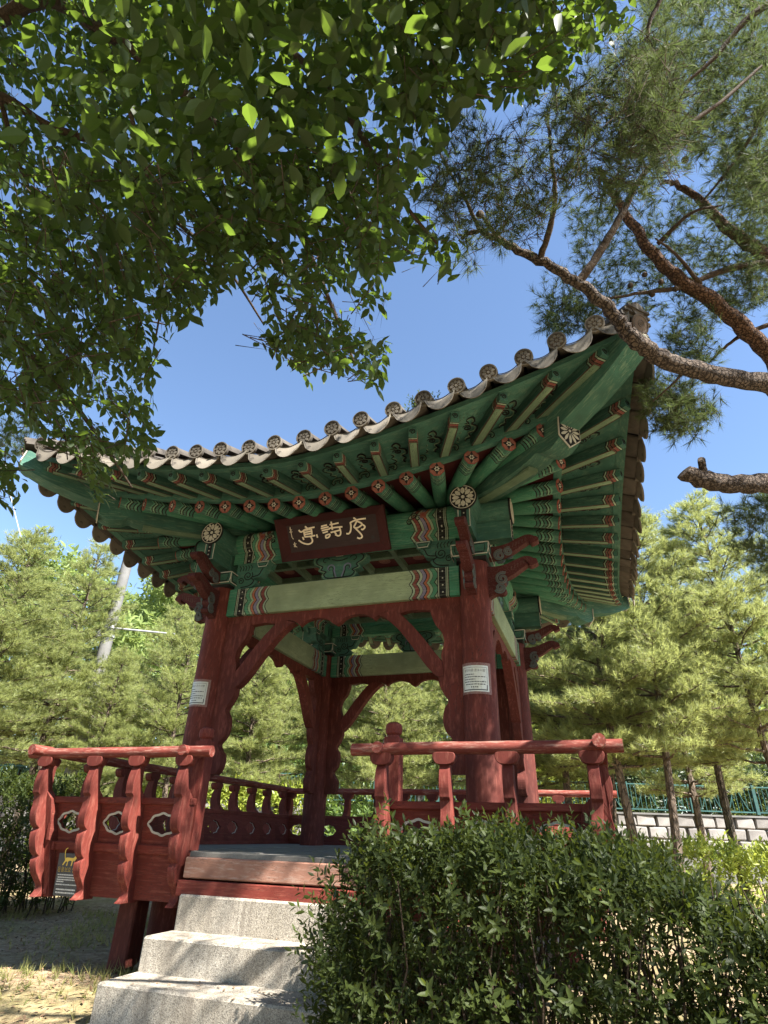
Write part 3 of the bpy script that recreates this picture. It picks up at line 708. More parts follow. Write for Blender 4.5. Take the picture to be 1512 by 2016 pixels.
mb.prism([(.014 * math.cos(i * .785), .014 * math.sin(i * .785)) for i in range(8)], -.021, -.012, 1, dm)
rt_me = mb.mesh('round_end_tile', [M['tile'], M['tileface'], M['tilegroove']], True)
mb = MB()
ar = [(-.128 + .256 * i / 10) for i in range(11)]
def dip(x, d): return -d * (1 - (x / .135) ** 2)
top = [(x, dip(x, .045) + .035) for x in ar]; botm = [(x * .97, dip(x, .045) + .035 - .016 - .085 * math.sqrt(max(0, 1 - (x / .1281) ** 2))) for x in reversed(ar)]
q0 = len(mb.v)
mb.prism(top + botm, -.016, .0, 1)
mb.ribbon([(a * .90, b * .9 + .004) for a, b in top + botm], .006, -.019, -.014, 0, closed=True)
for q in (-.07, 0, .07): mb.ribbon(spiral(q, dip(q, .06) - .012, .022, .005, q * 9, 1.4, 12), .006, -.019, -.014, 0)
mb.v = [(x, y + .80 * min(0, z - (dip(x, .045) + .035)), z) for x, y, z in mb.v]
v = [(x, y, dip(x, .045) + .035 + z) for y in (0, .40) for z in (0, -.016) for x in ar]
f = []
for i in range(10):
    f += [(i, i + 1, 22 + i + 1, 22 + i), (11 + i, 33 + i, 33 + i + 1, 11 + i + 1), (22 + i, 22 + i + 1, 33 + i + 1, 33 + i)]
mb.add(v, f, 0)
dt_me = mb.mesh('drip_end_tile', [M['tile'], M['tileface']], True)
NR = 23; SP = .27
rows = [(i - (NR - 1) / 2) * SP for i in range(NR)]
def eave_at(a):
    u = max(-1, min(1, a / 3.12)); return c_tile(u)
def tile_frame(a, tilt=True):
    e = eave_at(a); o = -e.y; z1 = zroof(a, max(o - .3, abs(a) * 1.0)); oo = max(o - .3, abs(a) * 1.0)
    d = Vector((0, -(o - oo), e.z - .07 - z1))
    if d.length < .05: d = Vector((0, -.3, -.10))
    tg = (eave_at(a + .05) - eave_at(a - .05)).normalized(); y = d.normalized(); x = (tg - y * tg.dot(y)).normalized(); z = y.cross(x)
    return e, x, y, z
def mat3(x, y, z, p): return Matrix(((x.x, y.x, z.x, p.x), (x.y, y.y, z.y, p.y), (x.z, y.z, z.z, p.z), (0, 0, 0, 1)))
upm = MB(); upc = MB()
for k in SIDES:
    Rk = rotz(k)
    for i, a in enumerate(rows):
        if abs(a) > 2.93: continue
        e, x, y, z = tile_frame(a)
        jit = Matrix.Translation((random.uniform(-.008, .008), random.uniform(-.014, .010), random.uniform(-.006, .006))) @ Matrix.Rotation(R(random.uniform(-4, 4)), 4, 'Y') @ Matrix.Rotation(R(random.uniform(-2.5, 2.5)), 4, 'X')
        link('round_end_tile', rt_me, Rk @ mat3(-x, y, z, e + Vector((0, -.035, -.03))) @ jit, ROOF)
        # the rest of this tile row
        o = -e.y - .30
        if o > abs(a) + .1:
            pts = []; m_ = max(3, int((o - abs(a)) / .3))
            for j in range(m_ + 1):
                oo = o + (abs(a) - o) * j / m_; pts.append((a, -oo, zroof(a, oo) + .050))
            upm.tube(pts, .066, 8, 0, False, Rk)
        am = a + SP / 2
        if abs(am) < 3.02:
            e, x, y, z = tile_frame(am); p = e + Vector((0, -.015, -.085)); 
            jit = Matrix.Translation((random.uniform(-.006, .006), random.uniform(-.012, .012), random.uniform(-.008, .006))) @ Matrix.Rotation(R(random.uniform(-3, 3)), 4, 'Y')
            Md_ = mat3(x, -y, z, p) @ jit
            link('drip_end_tile', dt_me, Rk @ Md_, ROOF)
upm.obj('tile_row', M['tile'], None, ROOF, True)['kind'] = 'stuff'
# hip ridges and finial
def hip_me():
    mb = MB(); P = []
    for i in range(15):
        v_ = i / 14 * .97; o = 3.0 * (1 - v_); z = zroof(o * .999, o)
        P.append(Vector((o, -o, z - .05)))
    nrm = Vector((1, 1, 0)).normalized(); out = Vector((1, -1, 0)).normalized(); 
    for lay, (w_, z0, z1, ext) in enumerate(((.15, 0, .035, .02), (.13, .038, .065, .04), (.11, .068, .092, .06))):
        v = []
        for i, p in enumerate(P):
            q = p + out * (ext if i == 0 else 0)
            for s, zz in ((-1, z0), (1, z0), (1, z1), (-1, z1)): v.append(q + nrm * s * w_ + Vector((0, 0, zz)))
        n = 4; k = len(P)
        f = [(i*n + j, i*n + (j + 1) % n, (i + 1)*n + (j + 1) % n, (i + 1)*n + j) for i in range(k - 1) for j in range(n)] + [(0, 1, 2, 3), tuple(range(k*n - 1, k*n - 5, -1))]
        mb.add(v, f, 0)
    mb.tube([p + Vector((0, 0, .085)) + (out * .05 if i == 0 else Vector()) for i, p in enumerate(P)], .065, 10, 0)
    return mb.mesh('hip_ridge', M['tile'])
hm = hip_me()
mb = MB()   # corner face tile and pair of corner round tiles
fc = sm2([(-.15, .0), (-.165, .10), (-.12, .20), (0, .25), (.12, .20), (.165, .10), (.15, 0), (.08, -.05), (0, -.065), (-.08, -.05), (-.15, 0)], 3)[:-1]
mb.prism(fc, -.03, .0, 0); mb.ribbon([(a * .85, b * .85 + .012) for a, b in fc], .012, -.036, -.03, 1, closed=True)
mb.ribbon(spiral(0, .09, .07, .01, 0, 1.7, 20), .012, -.036, -.03, 1)
cf_me = mb.mesh('corner_face_tile', [M['tilegroove'], M['tile']])
for k in SIDES:
    link('hip_ridge', hm, rotz(k), ROOF)
    e = c_tile(1.0)
    for dz, sc_, ext in ((-.20, .5, .0),):
        p = Vector((e.x * .965 + ext, e.y * .965 - ext, e.z + dz))
        Mx = rotz(k) @ Matrix.Translation(p) @ Matrix.Rotation(R(45), 4, 'Z') @ Matrix.Rotation(R(18), 4, 'X') @ Matrix.Scale(sc_, 4)
        link('corner_face_tile', cf_me, Mx, ROOF)
mb = MB(); mb.lathe([(.40, 4.80), (.42, 4.95), (.30, 5.05), (.22, 5.15), (.30, 5.28), (.33, 5.42), (.24, 5.56), (.12, 5.64), (.15, 5.72), (.08, 5.84), (.01, 5.92)], 24)
mb.v = [(a, b, c - .4) for a, b, c in mb.v]; mb.obj('finial', M['tile'], None, ROOF, True)

# ---- raised floor, fascia, supports
mb = MB(); mb.box((0, 0, -.14), (3.92, 3.92, .14)); FL = mb.obj('floor_frame', M['redp'], None, PAV)
mb = MB(); mb.box((0, 0, 0), (.248, 4.0, .035)); pk = mb.mesh('floor_plank', M['grey_wood'], bevel=.006)
mb = MB(); mb.box((0, -2.09, -.0225), (1.50, .17, .036)); mb.obj('threshold_board', M['grey_wood'], None, FL, bevel=.005)
for i in range(16): link('floor_plank', pk, Matrix.Translation((-1.875 + i * .25, 0, -.020 + random.uniform(-.003, .003))), FL)
mb = MB(); mb.box((0, -2.192, -.105), (1.50, .06, .135)); mb.obj('step_fascia', M['worn'], None, FL, bevel=.008)
mb = MB(); mb.box((0, -2.20, -.235), (1.56, .07, .10)); mb.obj('step_fascia', M['redp'], None, FL, bevel=.006)
mb = MB(); mb.box((0, 0, (GZ - .06 - .2) / 2), (.17, .17, abs(GZ) - .14), taper=1.06); sup = mb.mesh('support_post', M['red'], bevel=.012)
for x, y in ((-1.5, -1.75), (1.5, -1.75), (-1.5, 1.75), (1.5, 1.75), (-1.85, 0), (1.85, 0), (0, 1.85)): link('support_post', sup, Matrix.Translation((x, y, 0)), FL)
mb = MB(); mb.box((-.30, -1.55, GZ + .20), (1.5, .5, .62)); mb.obj('foundation_block', M['granite'], None, FL, bevel=.02)

# ---- balustrade: cantilevered carved posts, pierced panels, round handrail
prof_out = sm2([(2.305, .60), (2.345, .55), (2.362, .46), (2.352, .38), (2.362, .30), (2.392, .22), (2.385, .15), (2.345, .115)], 4) + \
           sm2([(2.345, .115), (2.378, .08), (2.388, .02), (2.375, -.05), (2.338, -.085)], 4)[1:] + sm2([(2.338, -.085), (2.368, -.12), (2.362, -.19), (2.32, -.25), (2.295, -.29), (2.31, -.33), (2.37, -.365)], 4)[1:]
prof_out = [(2.2 + (o_ - 2.2) * (.86 if z_ < .36 else 1), z_) for o_, z_ in prof_out]
prof_in = [(2.165, -.365), (2.165, .34)] + sm2([(2.165, .34), (2.205, .38), (2.245, .42), (2.262, .50), (2.262, .60)], 4)[1:]
poly_post = prof_out + prof_in
mb = MB(); mb.prism([(-a, b) for a, b in poly_post], -.036, .036, 0, None, 'YZ'); POSTV = mb
mb = MB()
mb.prism(sm2([(-.075, .615), (-.08, .645), (-.055, .662), (.055, .662), (.08, .645), (.075, .615), (.045, .585), (-.045, .585), (-.075, .615)], 3)[:-1], -2.355, -2.275, 0)
capb_me = mb.mesh('lotus_cap', M['redb'], bevel=.006)
def panel_mesh(w_):
    """pierced board between two posts: frame round a lobed eye-shaped hole"""
    mb = MB(); n = 40; h0, h1 = .02, .31; cz = .172; H = []
    for i in range(n):
        a = 2 * math.pi * i / n; r = 1 + .055 * math.cos(8 * a)
        H.append((.115 * r * math.cos(a) * (1 + .12 * math.cos(2 * a)), cz + .072 * r * math.sin(a)))
    O = []
    for i in range(n):
        a = 2 * math.pi * i / n; c, s = math.cos(a), math.sin(a); k = min((w_ / 2) / max(abs(c), 1e-6), ((h1 - h0) / 2) / max(abs(s), 1e-6)); O.append((c * k, (h0 + h1) / 2 + s * k))
    for t in (-2.225, -2.20): pass
    v = [(a, -2.225, b) for a, b in H] + [(a, -2.225, b) for a, b in O] + [(a, -2.198, b) for a, b in H] + [(a, -2.198, b) for a, b in O]
    f = []
    for i in range(n):
        j = (i + 1) % n
        f += [(i, n + i, n + j, j), (2*n + i, 2*n + j, 3*n + j, 3*n + i), (i, j, 2*n + j, 2*n + i), (n + i, 3*n + i, 3*n + j, n + j)]
    mb.add(v, f, 0)
    mb.ribbon([(a * 1.04, cz + (b - cz) * 1.04) for a, b in H], .016, -2.229, -2.222, 1, closed=True)
    lean(mb, 0, .035)
    return mb.mesh('pierced_panel', [M['redp'], M['white']])
def lean(mb, corner=0, back=0.0):
    mb.v = [(x + (corner * (min(z, .37) - .37) * .17), y + (.37 - min(z, .37)) * .17 + back, z) for x, y, z in mb.v]; return mb
PX = [-2.32, -1.72, -1.29, -.83, -.42, 0, .42, .83, 1.29, 1.72, 2.32]
pan_cache = {}
mb = MB(); mb.tube([(-.3, 0, 0), (.3, 0, 0)], .03, 8)
post_mes = {}
for c_ in (-1, 0, 1):
    q = MB(); q.v = list(POSTV.v); q.f = list(POSTV.f); q.m = list(POSTV.m); post_mes[c_] = lean(q, c_).mesh('baluster', M['redb'], bevel=.007)
def rails(k, x0, x1, e0, e1, posts):
    Rk = rotz(k)
    w_ = x1 - x0; xc = (x0 + x1) / 2
    mb = MB(); mb.box((xc, -2.212, -.006), (w_ - .06, .08, .064), 0, None); lean(mb, 0, .025)
    B = mb.obj('balustrade', M['redp'], Rk, PAV, bevel=.006)
    mb = MB(); mb.box((xc, -2.185, .335), (w_, .075, .05)); mb.obj('top_rail', M['redp'], Rk, B, bevel=.006)
    mb = MB(); mb.prism([(-2.195, -.03), (-2.225, -.03), (-2.235, -.345), (-2.205, -.345)], x0 + .06 * (x0 < -2), x1 - .06 * (x1 > 2), 0, None, 'YZ'); lean(mb, 0, .025); mb.obj('skirt_board', M['redp'], Rk, B)
    z = .690 + (.018 if k % 2 else 0)
    n = max(2, int((e1 - e0) / .3)); pts = [(e0 + (e1 - e0) * i / n, -2.32 + random.uniform(-.003, .003), z + random.uniform(-.003, .003)) for i in range(n + 1)]
    mb = MB(); mb.tube(pts, .043, 10); mb.obj('handrail', M['redx'], Rk, B, True)
    for x in (e0 + .22, e1 - .22):
        if k == 0 and abs(x) < 1.5:
            mb = MB(); mb.tube([(x, -2.41, z + .004), (x, -2.16, z + .004)], .040, 10); mb.obj('rail_stub', M['redx'], Rk, B, True)
    for x in posts:
        link('baluster', post_mes[-1 if x < -2.2 else (1 if x > 2.2 else 0)], Rk @ Matrix.Translation((x, 0, 0)), B); link('lotus_cap', capb_me, Rk @ Matrix.Translation((x, 0, 0)), B)
    for a, b in zip(posts[:-1], posts[1:]):
        ww = round(b - a, 2)
        if ww not in pan_cache: pan_cache[ww] = panel_mesh(ww)
        link('pierced_panel', pan_cache[ww], Rk @ Matrix.Translation(((a + b) / 2, 0, 0)), B)
    return B
rails(0, -2.24, -.78, -2.46, -.60, [-2.26, -1.72, -1.29, -.83])
rails(0, .78, 2.24, .60, 2.46, [.83, 1.29, 1.72, 2.26])
for k in (1, 2, 3): rails(k, -2.22, 2.22, -2.46, 2.46, [-2.23, -1.72, -1.29, -.83, -.42, 0, .42, .83, 1.29, 1.72, 2.23])
mb = MB(); mb.box((0, 0, .40), (.115, .115, .80)); mb.lathe([(.050, .80), (.046, .815), (.062, .83), (.066, .86), (.060, .895), (.035, .91)], 12)
nw = mb.mesh('newel_post', M['redb'], bevel=0)
for s in (-1, 1): link('newel_post', nw, Matrix.Translation((s * .84, -2.08, 0)), PAV)

# ------------------------------------------------------------------ signboard over the entrance
bl = Vector((0, -1.56, 2.70)); tp = Vector((0, -1.80, 3.02))
yb = (tp - bl).normalized(); xb = Vector((1, 0, 0)); zb = xb.cross(yb)    # board plane x,y ; z towards the viewer
BH = (tp - bl).length; MBd = mat3(xb, yb, zb, (bl + tp) / 2)
SG = thing('signboard', bl, 'dark name board with ivory calligraphy and wide red frame above the entrance', 'signboard')
BW = 1.17
mb = MB(); mb.box((0, 0, 0), (BW - .10, BH - .06, .02)); mb.obj('board', M['boarddark'], MBd, SG)
def frame_piece(p): 
    mb = MB(); mb.add(p, [(0, 1, 2, 3), (7, 6, 5, 4), (0, 4, 5, 1), (1, 5, 6, 2), (2, 6, 7, 3), (3, 7, 4, 0)]); return mb
hx, hy, ix, iy = BW / 2, BH / 2 + .03, BW / 2 - .085, BH / 2 - .055
cor = [(-hx - .02, -hy, .055), (hx + .02, -hy, .055), (hx + .02, hy, .055), (-hx - .02, hy, .055)]; inn = [(-ix, -iy, .012), (ix, -iy, .012), (ix, iy, .012), (-ix, iy, .012)]
for i in range(4):
    j = (i + 1) % 4; a, b, c, d = cor[i], cor[j], inn[j], inn[i]
    mb = frame_piece([a, b, c, d] + [(q[0], q[1], q[2] - .05) for q in (a, b, c, d)]); mb.obj('frame', M['signframe'], MBd, SG)
# calligraphy, strokes traced on the board: u from 0 (left) to 1, v from 0 (bottom) to 1
def zb_uv(px, py):   # enlarged photo crop to board
    TL, TR, BR, BL_ = (70, 255), (1215, 140), (1280, 415), (100, 555)
    u, v = .5, .5
    for _ in range(12):
        X = (1-u)*(1-v)*BL_[0] + u*(1-v)*BR[0] + u*v*TR[0] + (1-u)*v*TL[0]; Y = (1-u)*(1-v)*BL_[1] + u*(1-v)*BR[1] + u*v*TR[1] + (1-u)*v*TL[1]
        u += (px - X) / 1150; v -= (py - Y) / 285
    return ((u - .5) * 2 * ix, (v - .5) * 2 * iy)
chars = {'r': [[(945, 178), (965, 188), (985, 205)], [(900, 228), (950, 208), (1030, 192), (1098, 186)], [(905, 228), (912, 262), (905, 310), (882, 338), (850, 338)],
               [(985, 212), (965, 245), (950, 272), (985, 280), (1030, 262), (1050, 238), (1012, 220), (985, 212)], [(955, 275), (1000, 310), (1040, 345), (1050, 372), (1020, 386), (988, 378)], [(1050, 242), (1088, 268), (1060, 296), (1042, 290)]],
         'm': [[(530, 264), (565, 256), (605, 248)], [(525, 286), (575, 277), (625, 268)], [(535, 308), (585, 299), (637, 290)], [(545, 332), (580, 325), (612, 316)], [(582, 358), (634, 346), (624, 374), (586, 386), (582, 358)],
               [(660, 214), (666, 250), (672, 300)], [(640, 247), (700, 238), (755, 228)], [(632, 284), (720, 274), (802, 268)], [(648, 328), (710, 315), (765, 303)], [(765, 275), (778, 320), (770, 352), (742, 362), (705, 348)], [(692, 318), (708, 332), (722, 348)]],
         'l': [[(318, 262), (334, 272), (348, 284)], [(232, 300), (262, 322), (330, 290), (442, 270)], [(292, 305), (345, 298), (400, 286)], [(296, 305), (302, 345), (306, 376)], [(398, 288), (402, 330), (400, 352)], [(306, 328), (350, 320), (396, 312)], [(306, 350), (350, 344), (396, 336)], [(300, 376), (370, 370), (442, 360)],
               [(276, 376), (282, 392), (288, 408)], [(462, 348), (468, 364), (472, 384)], [(386, 376), (402, 410), (390, 438), (340, 455), (270, 442), (218, 412)]]}
mb = MB()
for g, ss in chars.items():
    for s_ in ss: mb.ribbon(sm2([zb_uv(*q) for q in s_], 5), .0155, .008, .016, 0, None, 'XY')
small = [[(112, 285), (130, 300), (140, 296)], [(106, 322), (145, 320)], [(120, 265), (126, 330), (134, 385)], [(138, 388), (150, 402)], [(160, 435), (158, 455), (150, 488)], [(140, 458), (182, 452)], [(150, 470), (188, 490)], [(172, 462), (160, 490)]]
for s_ in small: mb.ribbon(sm2([zb_uv(*q) for q in s_], 3), .0055, .008, .014, 0, None, 'XY')
mb.obj('calligraphy', M['ivory'], MBd, SG)
mb = MB(); c = zb_uv(1186, 370); mb.box((c[0], c[1], .011), (.032, .032, .004)); mb.obj('seal_mark', M['ink'], MBd, SG)

# ------------------------------------------------------------------ paper notices taped round the columns
def text_mesh(body, size, align='CENTER'):
    cu = bpy.data.curves.new('text', 'FONT'); cu.body = body; cu.size = size; cu.align_x = align; cu.extrude = .0006
    o = bpy.data.objects.new('text', cu); COL.objects.link(o)
    dg = bpy.context.evaluated_depsgraph_get(); me = bpy.data.meshes.new_from_object(o.evaluated_get(dg))
    vs_ = [tuple(v.co) for v in me.vertices]; fs = [tuple(p.vertices) for p in me.polygons]
    bpy.data.objects.remove(o); bpy.data.curves.remove(cu); bpy.data.meshes.remove(me); return vs_, fs
def notice(cx, cy, ang0, label, zc):
    r0 = .1515; T = thing('paper_notice', (cx + r0 * math.cos(ang0), cy + r0 * math.sin(ang0), zc - .11), label, 'notice', 'printed notices taped to the front columns')
    def wrap(mb, mats, name, p=T, off=0.0, tilt=0.0):
        mb.v = [(cx + (r0 + off + y) * math.cos(ang0 + x / r0), cy + (r0 + off + y) * math.sin(ang0 + x / r0), zc + z + tilt * x) for x, y, z in mb.v]
        return mb.obj(name, mats, None, p)
    def sheet(mb, x0, x1, z0, z1, y0, y1, m=0):
        n = 12; xs = [x0 + (x1 - x0) * i / n for i in range(n + 1)]
        for xa_, xb2 in zip(xs[:-1], xs[1:]): mb.box(((xa_ + xb2) / 2, (y0 + y1) / 2, (z0 + z1) / 2), (xb2 - xa_, y1 - y0, z1 - z0), m)
    tl = -.04
    mb = MB(); sheet(mb, -.145, .15, -.13, .135, 0, .0012); wrap(mb, M['tape'], 'tape', tilt=tl)
    mb = MB(); sheet(mb, -.125, .125, -.11, .11, .0012, .0026); pp = wrap(mb, M['paper'], 'sheet', tilt=tl)
    mb = MB()
    sheet(mb, -.112, .112, -.100, -.092, .0026, .0032); sheet(mb, .105, .112, -.100, -.055, .0026, .0032)
    sheet(mb, -.112, .112, .092, .0945, .0026, .0032); sheet(mb, -.114, -.111, -.092, .092, .0026, .0032); sheet(mb, .1105, .1125, -.055, .092, .0026, .0032)
    rnd = random.Random(3)
    for row, (xa, xb_) in enumerate(((-.095, -.0), (-.095, .095), (-.095, .01), (-.095, .10), (-.085, .092))):
        z = .034 - row * .021; x = xa
        while x < xb_:
            l = rnd.uniform(.010, .026); sheet(mb, x, min(x + l, xb_), z - .0035, z + .0035, .0026, .0031); x += l + .005
    for x in (-.03, -.012, .006, .022): sheet(mb, x, x + .010, -.078, -.068, .0026, .0031)
    tv, tf = text_mesh('정자이용 준수사항', .026)
    mb.add([(x, .003 + abs(z) * .3, y + .058) for x, y, z in tv], tf, 0)
    wrap(mb, M['ink'], 'print', p=pp, tilt=tl)['kind'] = 'stuff'
notice(A, -A, R(-97), 'white printed notice taped round the front column right of the entrance', 1.345)
notice(-A, -A, R(-103), 'white printed notice taped round the front column left of the entrance', 1.335)

# grey animal notice leaning on the left balustrade
ns = (Vector((0, -2.115, -.345)) - Vector((0, -2.158, -.03))).normalized() * -1
MS = mat3(Vector((1, 0, 0)), ns, Vector((1, 0, 0)).cross(ns), Vector((-1.895, -2.145, -.205)))
T = thing('animal_notice', (-1.88, -2.17, -.36), 'small dark grey plate with yellow cat and yellow heading on the balustrade skirt', 'sign')
mb = MB(); mb.box((0, 0, 0), (.235, .30, .008)); pl = mb.obj('plate', M['signgrey'], MS, T)
mb = MB()
body = sm2([(-.05, .108), (-.03, .120), (.03, .118), (.05, .128), (.065, .140), (.082, .138), (.085, .122), (.068, .108), (.072, .085), (.082, .062), (.072, .062), (.055, .092), (.038, .098), (.028, .064), (.018, .064), (.022, .096), (-.012, .094), (-.018, .064), (-.028, .064), (-.022, .09), (-.042, .088), (-.058, .066), (-.068, .068), (-.048, .098), (-.05, .108)], 3)[:-1]
mb.prism(body, .004, .0055, 0, None, 'XY')
mb.ribbon(sm2([(-.048, .112), (-.056, .145), (-.054, .175), (-.035, .188)], 5), .006, .004, .0055, 0, None, 'XY')
mb.prism([(.058, .138), (.064, .152), (.068, .139)], .004, .0055, 0, None, 'XY')
tv, tf = text_mesh('동물보호 안내', .040)
mb.add([(x * .95, y + .020, .0045 + abs(z)) for x, y, z in tv], tf, 0)
mb.obj('cat_and_heading', M['yellow'], MS, pl)
mb = MB(); rnd = random.Random(5)
for row, (y, xa, xb_) in enumerate(((-.002, -.10, .10), (-.020, -.095, .085), (-.036, -.10, .10), (-.050, -.10, -.03), (-.070, -.105, .105), (-.104, -.095, .10), (-.126, -.095, .10))):
    x = xa
    while x < xb_:
        l = rnd.uniform(.008, .022); h = .0038 if row < 5 else .005; mb.box(((x + min(x + l, xb_)) / 2, y, .0048), (min(x + l, xb_) - x, 2 * h, .0015)); x += l + .0035
mb.obj('print', M['whiteprint'], MS, pl)['kind'] = 'stuff'

# ------------------------------------------------------------------ granite steps
ST = thing('stone_steps', (0, -2.9, GZ - .2), 'flight of grey granite steps leading up to the pavilion', 'steps')
for i, (yf, zt, d) in enumerate(((-2.27, -.27, .40), (-2.575, -.485, .36), (-2.92, -.675, .38), (-3.28, -.865, .40), (-3.64, -1.05, .40))):
    mb = MB(); wd = 1.44 + .02 * i; mb.box((0, yf + d / 2, zt - .14), (wd, d, .28))
    mb.obj('step', M['granite'], None, ST, bevel=.012)

# ------------------------------------------------------------------ boundary: retaining wall, fence, terrace
DW = 20.5
def WL(s, z=0.0, d=0.0):     # along the wall: s metres right of the view axis, d metres behind its face
    p = Vector((CAM.x, CAM.y, 0)) + VH * (DW + d - .03 * s) + E1 * s; p.z = z; return p
wd_ = (WL(1) - WL(0)).normalized(); wn_ = Vector((-wd_.y, wd_.x, 0))
WA = math.atan2(wd_.y, wd_.x)
WALL = thing('retaining_wall', WL(0, GZ), 'low retaining wall of pale grey granite blocks below the teal fence', 'wall')
mb = MB(); mb.box((0, .22, .02), (46, .36, 1.80)); mb.obj('wall_core', M['concrete'], Matrix.Translation(WL(0)) @ Matrix.Rotation(WA, 4, 'Z'), WALL)
mb = MB(); mb.box((0, .14, .93), (46, .50, .05)); mb.obj('coping', M['concrete'], Matrix.Translation(WL(0)) @ Matrix.Rotation(WA, 4, 'Z'), WALL)
st_me = []
for q in range(5):
    mb = MB(); mb.box((0, 0, 0), (.52 + .03 * (q % 3), .14, .30), taper=1.0)
    mb.v = [(x + random.uniform(-.02, .02), y + random.uniform(-.02, .02), z + random.uniform(-.015, .015)) for x, y, z in mb.v]; st_me.append(mb.mesh('wall_stone', M['wallstone'], bevel=.03))
for r_ in range(3):
    for i in range(-24, 30):
        s = i * .60 + (.3 if r_ % 2 else 0) + random.uniform(-.02, .02)
        link('wall_stone', random.choice(st_me), Matrix.Translation(WL(s, .745 - r_ * .325)) @ Matrix.Rotation(WA, 4, 'Z'), WALL)
mb = MB(); mb.box((0, 16.3, .45), (160, 32, .9)); tag(mb.obj('terrace', M['litter'], Matrix.Translation(WL(0)) @ Matrix.Rotation(WA, 4, 'Z')), 'raised ground behind the retaining wall', None, None, 'structure')
FEN = thing('boundary_fence', WL(0, 1.0), 'teal metal fence with thin bars and wavy rods on the retaining wall', 'fence')
mb = MB(); mb.box((0, 0, .42), (.10, .08, .84)); fp = mb.mesh('post', M['teal'])
mb = MB(); mb.tube([(0, 0, .06), (0, 0, .76)], .011, 5); fb = mb.mesh('bar', M['teal'])
mb = MB(); mb.box((0, 0, 0), (2.0, .035, .035)); fr = mb.mesh('rail', M['teal'])
mb = MB(); mb.tube([(-.35 + .7 * i / 12, -.02, .40 + .30 * math.sin(i / 12 * 6.28 - 1.57)) for i in range(13)], .013, 5); fwv = mb.mesh('wavy_rod', M['teal'])
RW = Matrix.Rotation(WA, 4, 'Z')
for i in range(-8, 10):
    s = i * 2.0; b = Matrix.Translation(WL(s, 1.0, .12)) @ RW
    link('post', fp, b, FEN)
    for z in (.06, .78): link('rail', fr, b @ Matrix.Translation((1.0, 0, z)), FEN)
    for j in range(1, 14):
        if j % 7: link('bar', fb, b @ Matrix.Translation((j * 2 / 14, 0, 0)), FEN)
    for x in (.58, 1.42): link('wavy_rod', fwv, b @ Matrix.Translation((x, 0, 0)), FEN)

# ------------------------------------------------------------------ foliage bases
def leaf_base(n=3, wid=.46, fold=.12, droop=.10, tip=1.0):
    """ovate pointed leaf along +Y, length 1"""
    ys = [0, .22, .50, .78, 1.0]; ws = [.02, .40 * wid, .5 * wid, .25 * wid, 0]
    V = []; 
    for y, w_ in zip(ys, ws): V += [(0, y, -droop * y * y), (-w_, y, fold * w_ * 2 - droop * y * y), (w_, y, fold * w_ * 2 - droop * y * y)]
    F = []
    for i in range(4):
        a, b = 3 * i, 3 * i + 3
        F += [(a, a + 1, b + 1), (a, b + 1, b), (a, b, b + 2), (a, b + 2, a + 2)]
    return V, F
LV, LF = leaf_base()
SV = [(0, 0, 0), (-.17, .35, .05), (.17, .35, .05), (0, .42, 0), (-.14, .68, .02), (.14, .68, .02), (0, 1, -.06)]
SF = [(0, 1, 3), (0, 3, 2), (1, 4, 3), (3, 5, 2), (4, 6, 3), (3, 6, 5)]
def sprig(nl, L, size, opp=True, fwd=.65):
    """a shoot along +Y with paired leaves"""
    V = []; F = []
    def put(o, d, up, s):
        d = Vector(d).normalized(); x = d.cross(Vector(up)).normalized(); z = x.cross(d); b = len(V)
        for a, c, e in SV: V.append(tuple(Vector(o) + (x * a + d * c + z * e) * s))
        F.extend([(i + b, j + b, k + b) for i, j, k in SF])
    for i in range(nl):
        y = L * (i + .6) / nl; a = i * 2.4; s = size * (.65 + .5 * math.sin(math.pi * (i + 1) / (nl + 1)))
        for q in (0, math.pi) if opp else (0,):
            put((0, y, 0), (math.cos(a + q), fwd, math.sin(a + q)), (-math.cos(a + q) * .6, 1, -math.sin(a + q) * .6), s * random.uniform(.8, 1.15))
    put((0, L, 0), (0.1, 1, .1), (0, .2, 1), size * .8)
    b = len(V); V += [(-.002, 0, 0), (.002, 0, 0), (0, L, 0)]; F.append((b, b + 1, b + 2))
    return V, F
def needle_tuft(n, L, wd, cone=.9, stem=.0, back=.0):
    V = []; F = []; rg = np.random.default_rng(5 + n)
    for i in range(n):
        a = rg.random() * 6.283; c = cone * (rg.random() ** .6); y0 = -stem * rg.random()
        d = Vector((math.sin(c) * math.cos(a), math.cos(c), math.sin(c) * math.sin(a))); l = L * rg.uniform(.75, 1.1)
        s = d.cross(Vector((rg.normal(), rg.normal(), rg.normal()))).normalized() * wd / 2; b = len(V); o = Vector((0, y0, 0))
        V += [tuple(o - s), tuple(o + s), tuple(o + d * l)]; F.append((b, b + 1, b + 2))
    return V, F

